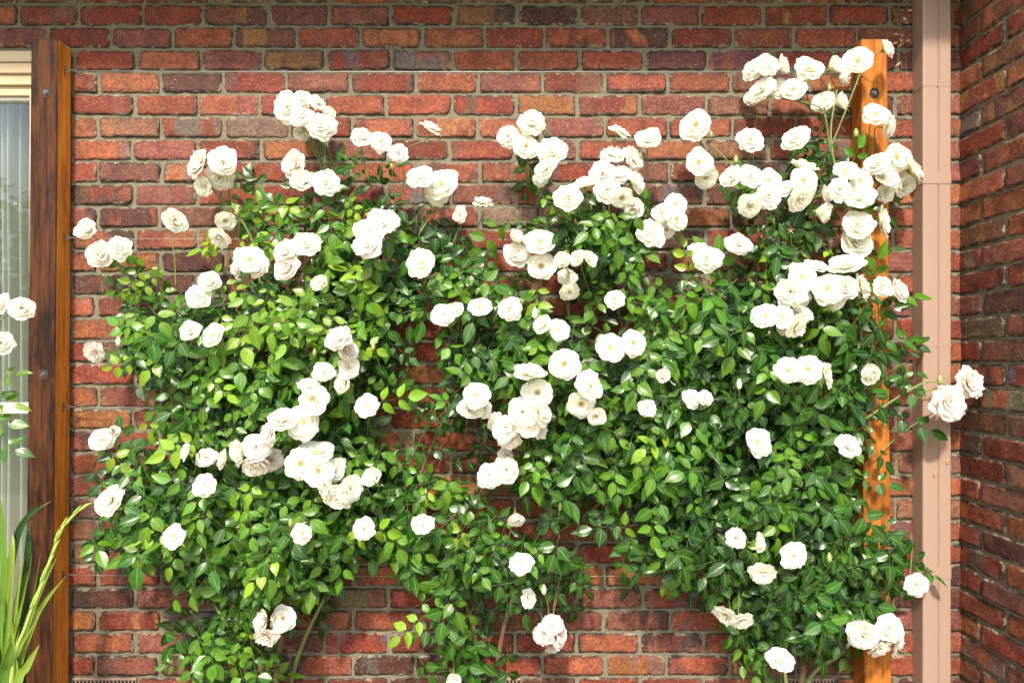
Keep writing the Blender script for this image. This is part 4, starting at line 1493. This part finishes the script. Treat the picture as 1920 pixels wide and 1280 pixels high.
def blade(path, wmax, col, dep, twist=0.0):
    pts = []
    for (x, y) in path:
        p = at(x, y, dep + GR.uniform(-0.01, 0.01))
        pts.append(p)
    b0 = pts[0].copy()
    b0.z = -0.02
    b0.x = gl.location.x + (b0.x - gl.location.x) * 0.5
    pts = curve([b0] + pts, 7)
    n = len(pts)
    m = MB()
    vs, uv = [], []
    for i, p in enumerate(pts):
        s = i / (n - 1)
        t = (pts[min(n - 1, i + 1)] - pts[max(0, i - 1)]).normalized()
        yaw = twist + 0.5 * s * (1 if twist >= 0 else -1)
        side = t.cross(Vector((math.sin(yaw), -math.cos(yaw), 0))).normalized()
        nn = t.cross(side)
        hw = wmax * 0.5 * min(1, 0.6 + s * 0.9) * (1 - s ** 4.0)
        for k, u in enumerate((-1, -0.5, 0, 0.5, 1)):
            vs.append(p + side * hw * u + nn * hw * 0.28 * (1 - abs(u)))
            uv.append((u, s))
    fs = [(i * 5 + k, i * 5 + k + 1, (i + 1) * 5 + k + 1, (i + 1) * 5 + k) for i in range(n - 1) for k in range(4)]
    m.add(vs, fs, 0, col, uv)
    m.build("sword_leaf", M["blade"], gl)


LG, MG, DG = (0.17, 0.27, 0.028, 1), (0.085, 0.19, 0.018, 1), (0.012, 0.058, 0.009, 1)
blade([(8, 1290), (12, 1130), (28, 1020), (52, 968), (97, 938)], .026, DG, .37)
blade([(40, 1285), (45, 1120), (52, 1040), (54, 972)], .030, DG, .34, .3)
blade([(2, 1290), (6, 1120), (2, 985), (-8, 900)], .030, MG, .42)
blade([(-5, 1285), (12, 1150), (22, 1040), (24, 998)], .024, LG, .46, .2)
blade([(18, 1290), (28, 1150), (46, 1040)], .036, LG, .44, -.2)
blade([(30, 1290), (62, 1170), (90, 1120), (123, 1080)], .016, LG, .48)
blade([(28, 1290), (48, 1180), (76, 1105), (108, 1040)], .020, LG, .46, .2)
blade([(30, 1300), (50, 1250), (74, 1207)], .026, LG, .50)
blade([(6, 1300), (14, 1240), (24, 1200)], .032, MG, .5, .3)
blade([(-10, 1290), (-4, 1200), (4, 1130)], .034, MG, .48)
blade([(20, 1300), (34, 1210), (38, 1120), (50, 1070)], .034, MG, .42, .5)
blade([(-20, 1290), (-30, 1120), (-46, 980)], .03, MG, .4)
blade([(-8, 1290), (-20, 1150), (-20, 1020)], .03, LG, .45)
for k in range(36):
    x0 = GR.uniform(-30, 38)
    x1 = x0 + GR.uniform(-14, 58)
    y1 = GR.uniform(1010, 1220)
    blade([(x0, 1300), (x0 + (x1 - x0) * .35, 1220), (x1, y1)], GR.uniform(.010, .020), GR.choice([LG, LG, MG, MG, DG]), GR.uniform(.34, .5), GR.uniform(-.6, .6))
sp = MB()
path = [(6, 1400), (22, 1270), (50, 1170), (72, 1110), (100, 1032), (114, 995), (136, 966), (163, 944)]
pts = [at(x, y, .49) for x, y in path]
pts[0].z = -0.02
pts = curve(pts, 6)
sp.tube(pts, 0.0065, 0.002, 7, 0, (0.24, 0.34, 0.08, 1))
sp.build("flower_stalk", M["tone"], gl)
for i in range(15):
    k = 14 + int(i * (len(pts) - 16) / 14.5)
    p = pts[k]
    t = (pts[k + 1] - pts[k]).normalized()
    sg = 1 if i % 3 else -0.6
    side = t.cross(Vector((0, -1, 0))).normalized() * sg
    l = 0.070 - 0.0022 * i
    wd = 0.0056 - 0.00016 * i
    m = MB()
    a = p + side * 0.002
    m.tube([a, a + t * l * .3 + side * .002 + Vector((0, -.002, 0)), a + t * l * .7 + side * .003 + Vector((0, -.003, 0)), a + t * l + side * .006],
           wd, wd, 7, 0, (0.17 + .04 * GR.random(), 0.26 + .03 * GR.random(), 0.035, 1), radii=[wd * .45, wd, wd * .7, wd * .08])
    m.build("flower_bud", M["tone"], gl)

# ------------------------------------------------------------------ garden trees mirrored in the window pane
TR = random.Random(8)
for (tx, ty, h, rx, lab) in ((-8.6, -9.6, 5.0, 1.7, "bushy green garden tree across the lawn, mirrored in the window"),):
    tr = empty("garden_tree", (tx, ty, 0), label=lab, cat="tree")
    m = MB()
    m.tube(curve([(tx, ty, -0.05), (tx + .08, ty, 1.1), (tx - .05, ty + .05, 2.2), (tx, ty, 3.4)], 5), 0.17, 0.05, 8, 0, (0.10, 0.07, 0.045, 1))
    for k in range(7):
        a = k * 0.9
        z = 1.5 + 0.25 * k
        m.tube(curve([(tx, ty, z), (tx + .6 * math.cos(a), ty + .6 * math.sin(a), z + .5), (tx + 1.2 * math.cos(a), ty + 1.2 * math.sin(a), z + .8)], 4), 0.06, 0.015, 6, 0, (0.10, 0.07, 0.045, 1))
    m.build("trunk", M["bark"], tr)
    m = MB()
    for k in range(3200):
        v = Vector((TR.gauss(0, 1), TR.gauss(0, 1), TR.gauss(0, 1))).normalized() * TR.random() ** 0.4
        p = Vector((tx + v.x * rx, ty + v.y * rx, h * 0.58 + v.z * h * 0.42))
        if noise.noise(p * 1.1) < -0.12:
            continue
        nrm = (v + Vector((TR.uniform(-.8, .8), TR.uniform(-.8, .8), TR.uniform(-.2, 1)))).normalized()
        leaflet(m, p, nrm.orthogonal() + Vector((0, 0, -0.5)), nrm, TR.uniform(.16, .26), TR.uniform(.09, .13), (*LEAFC[TR.choice(["dark", "mid", "mid", "light"])], 1), TR)
    m.build("crown", M["leaf"], tr)

print("compounds", count, "blooms", nb)
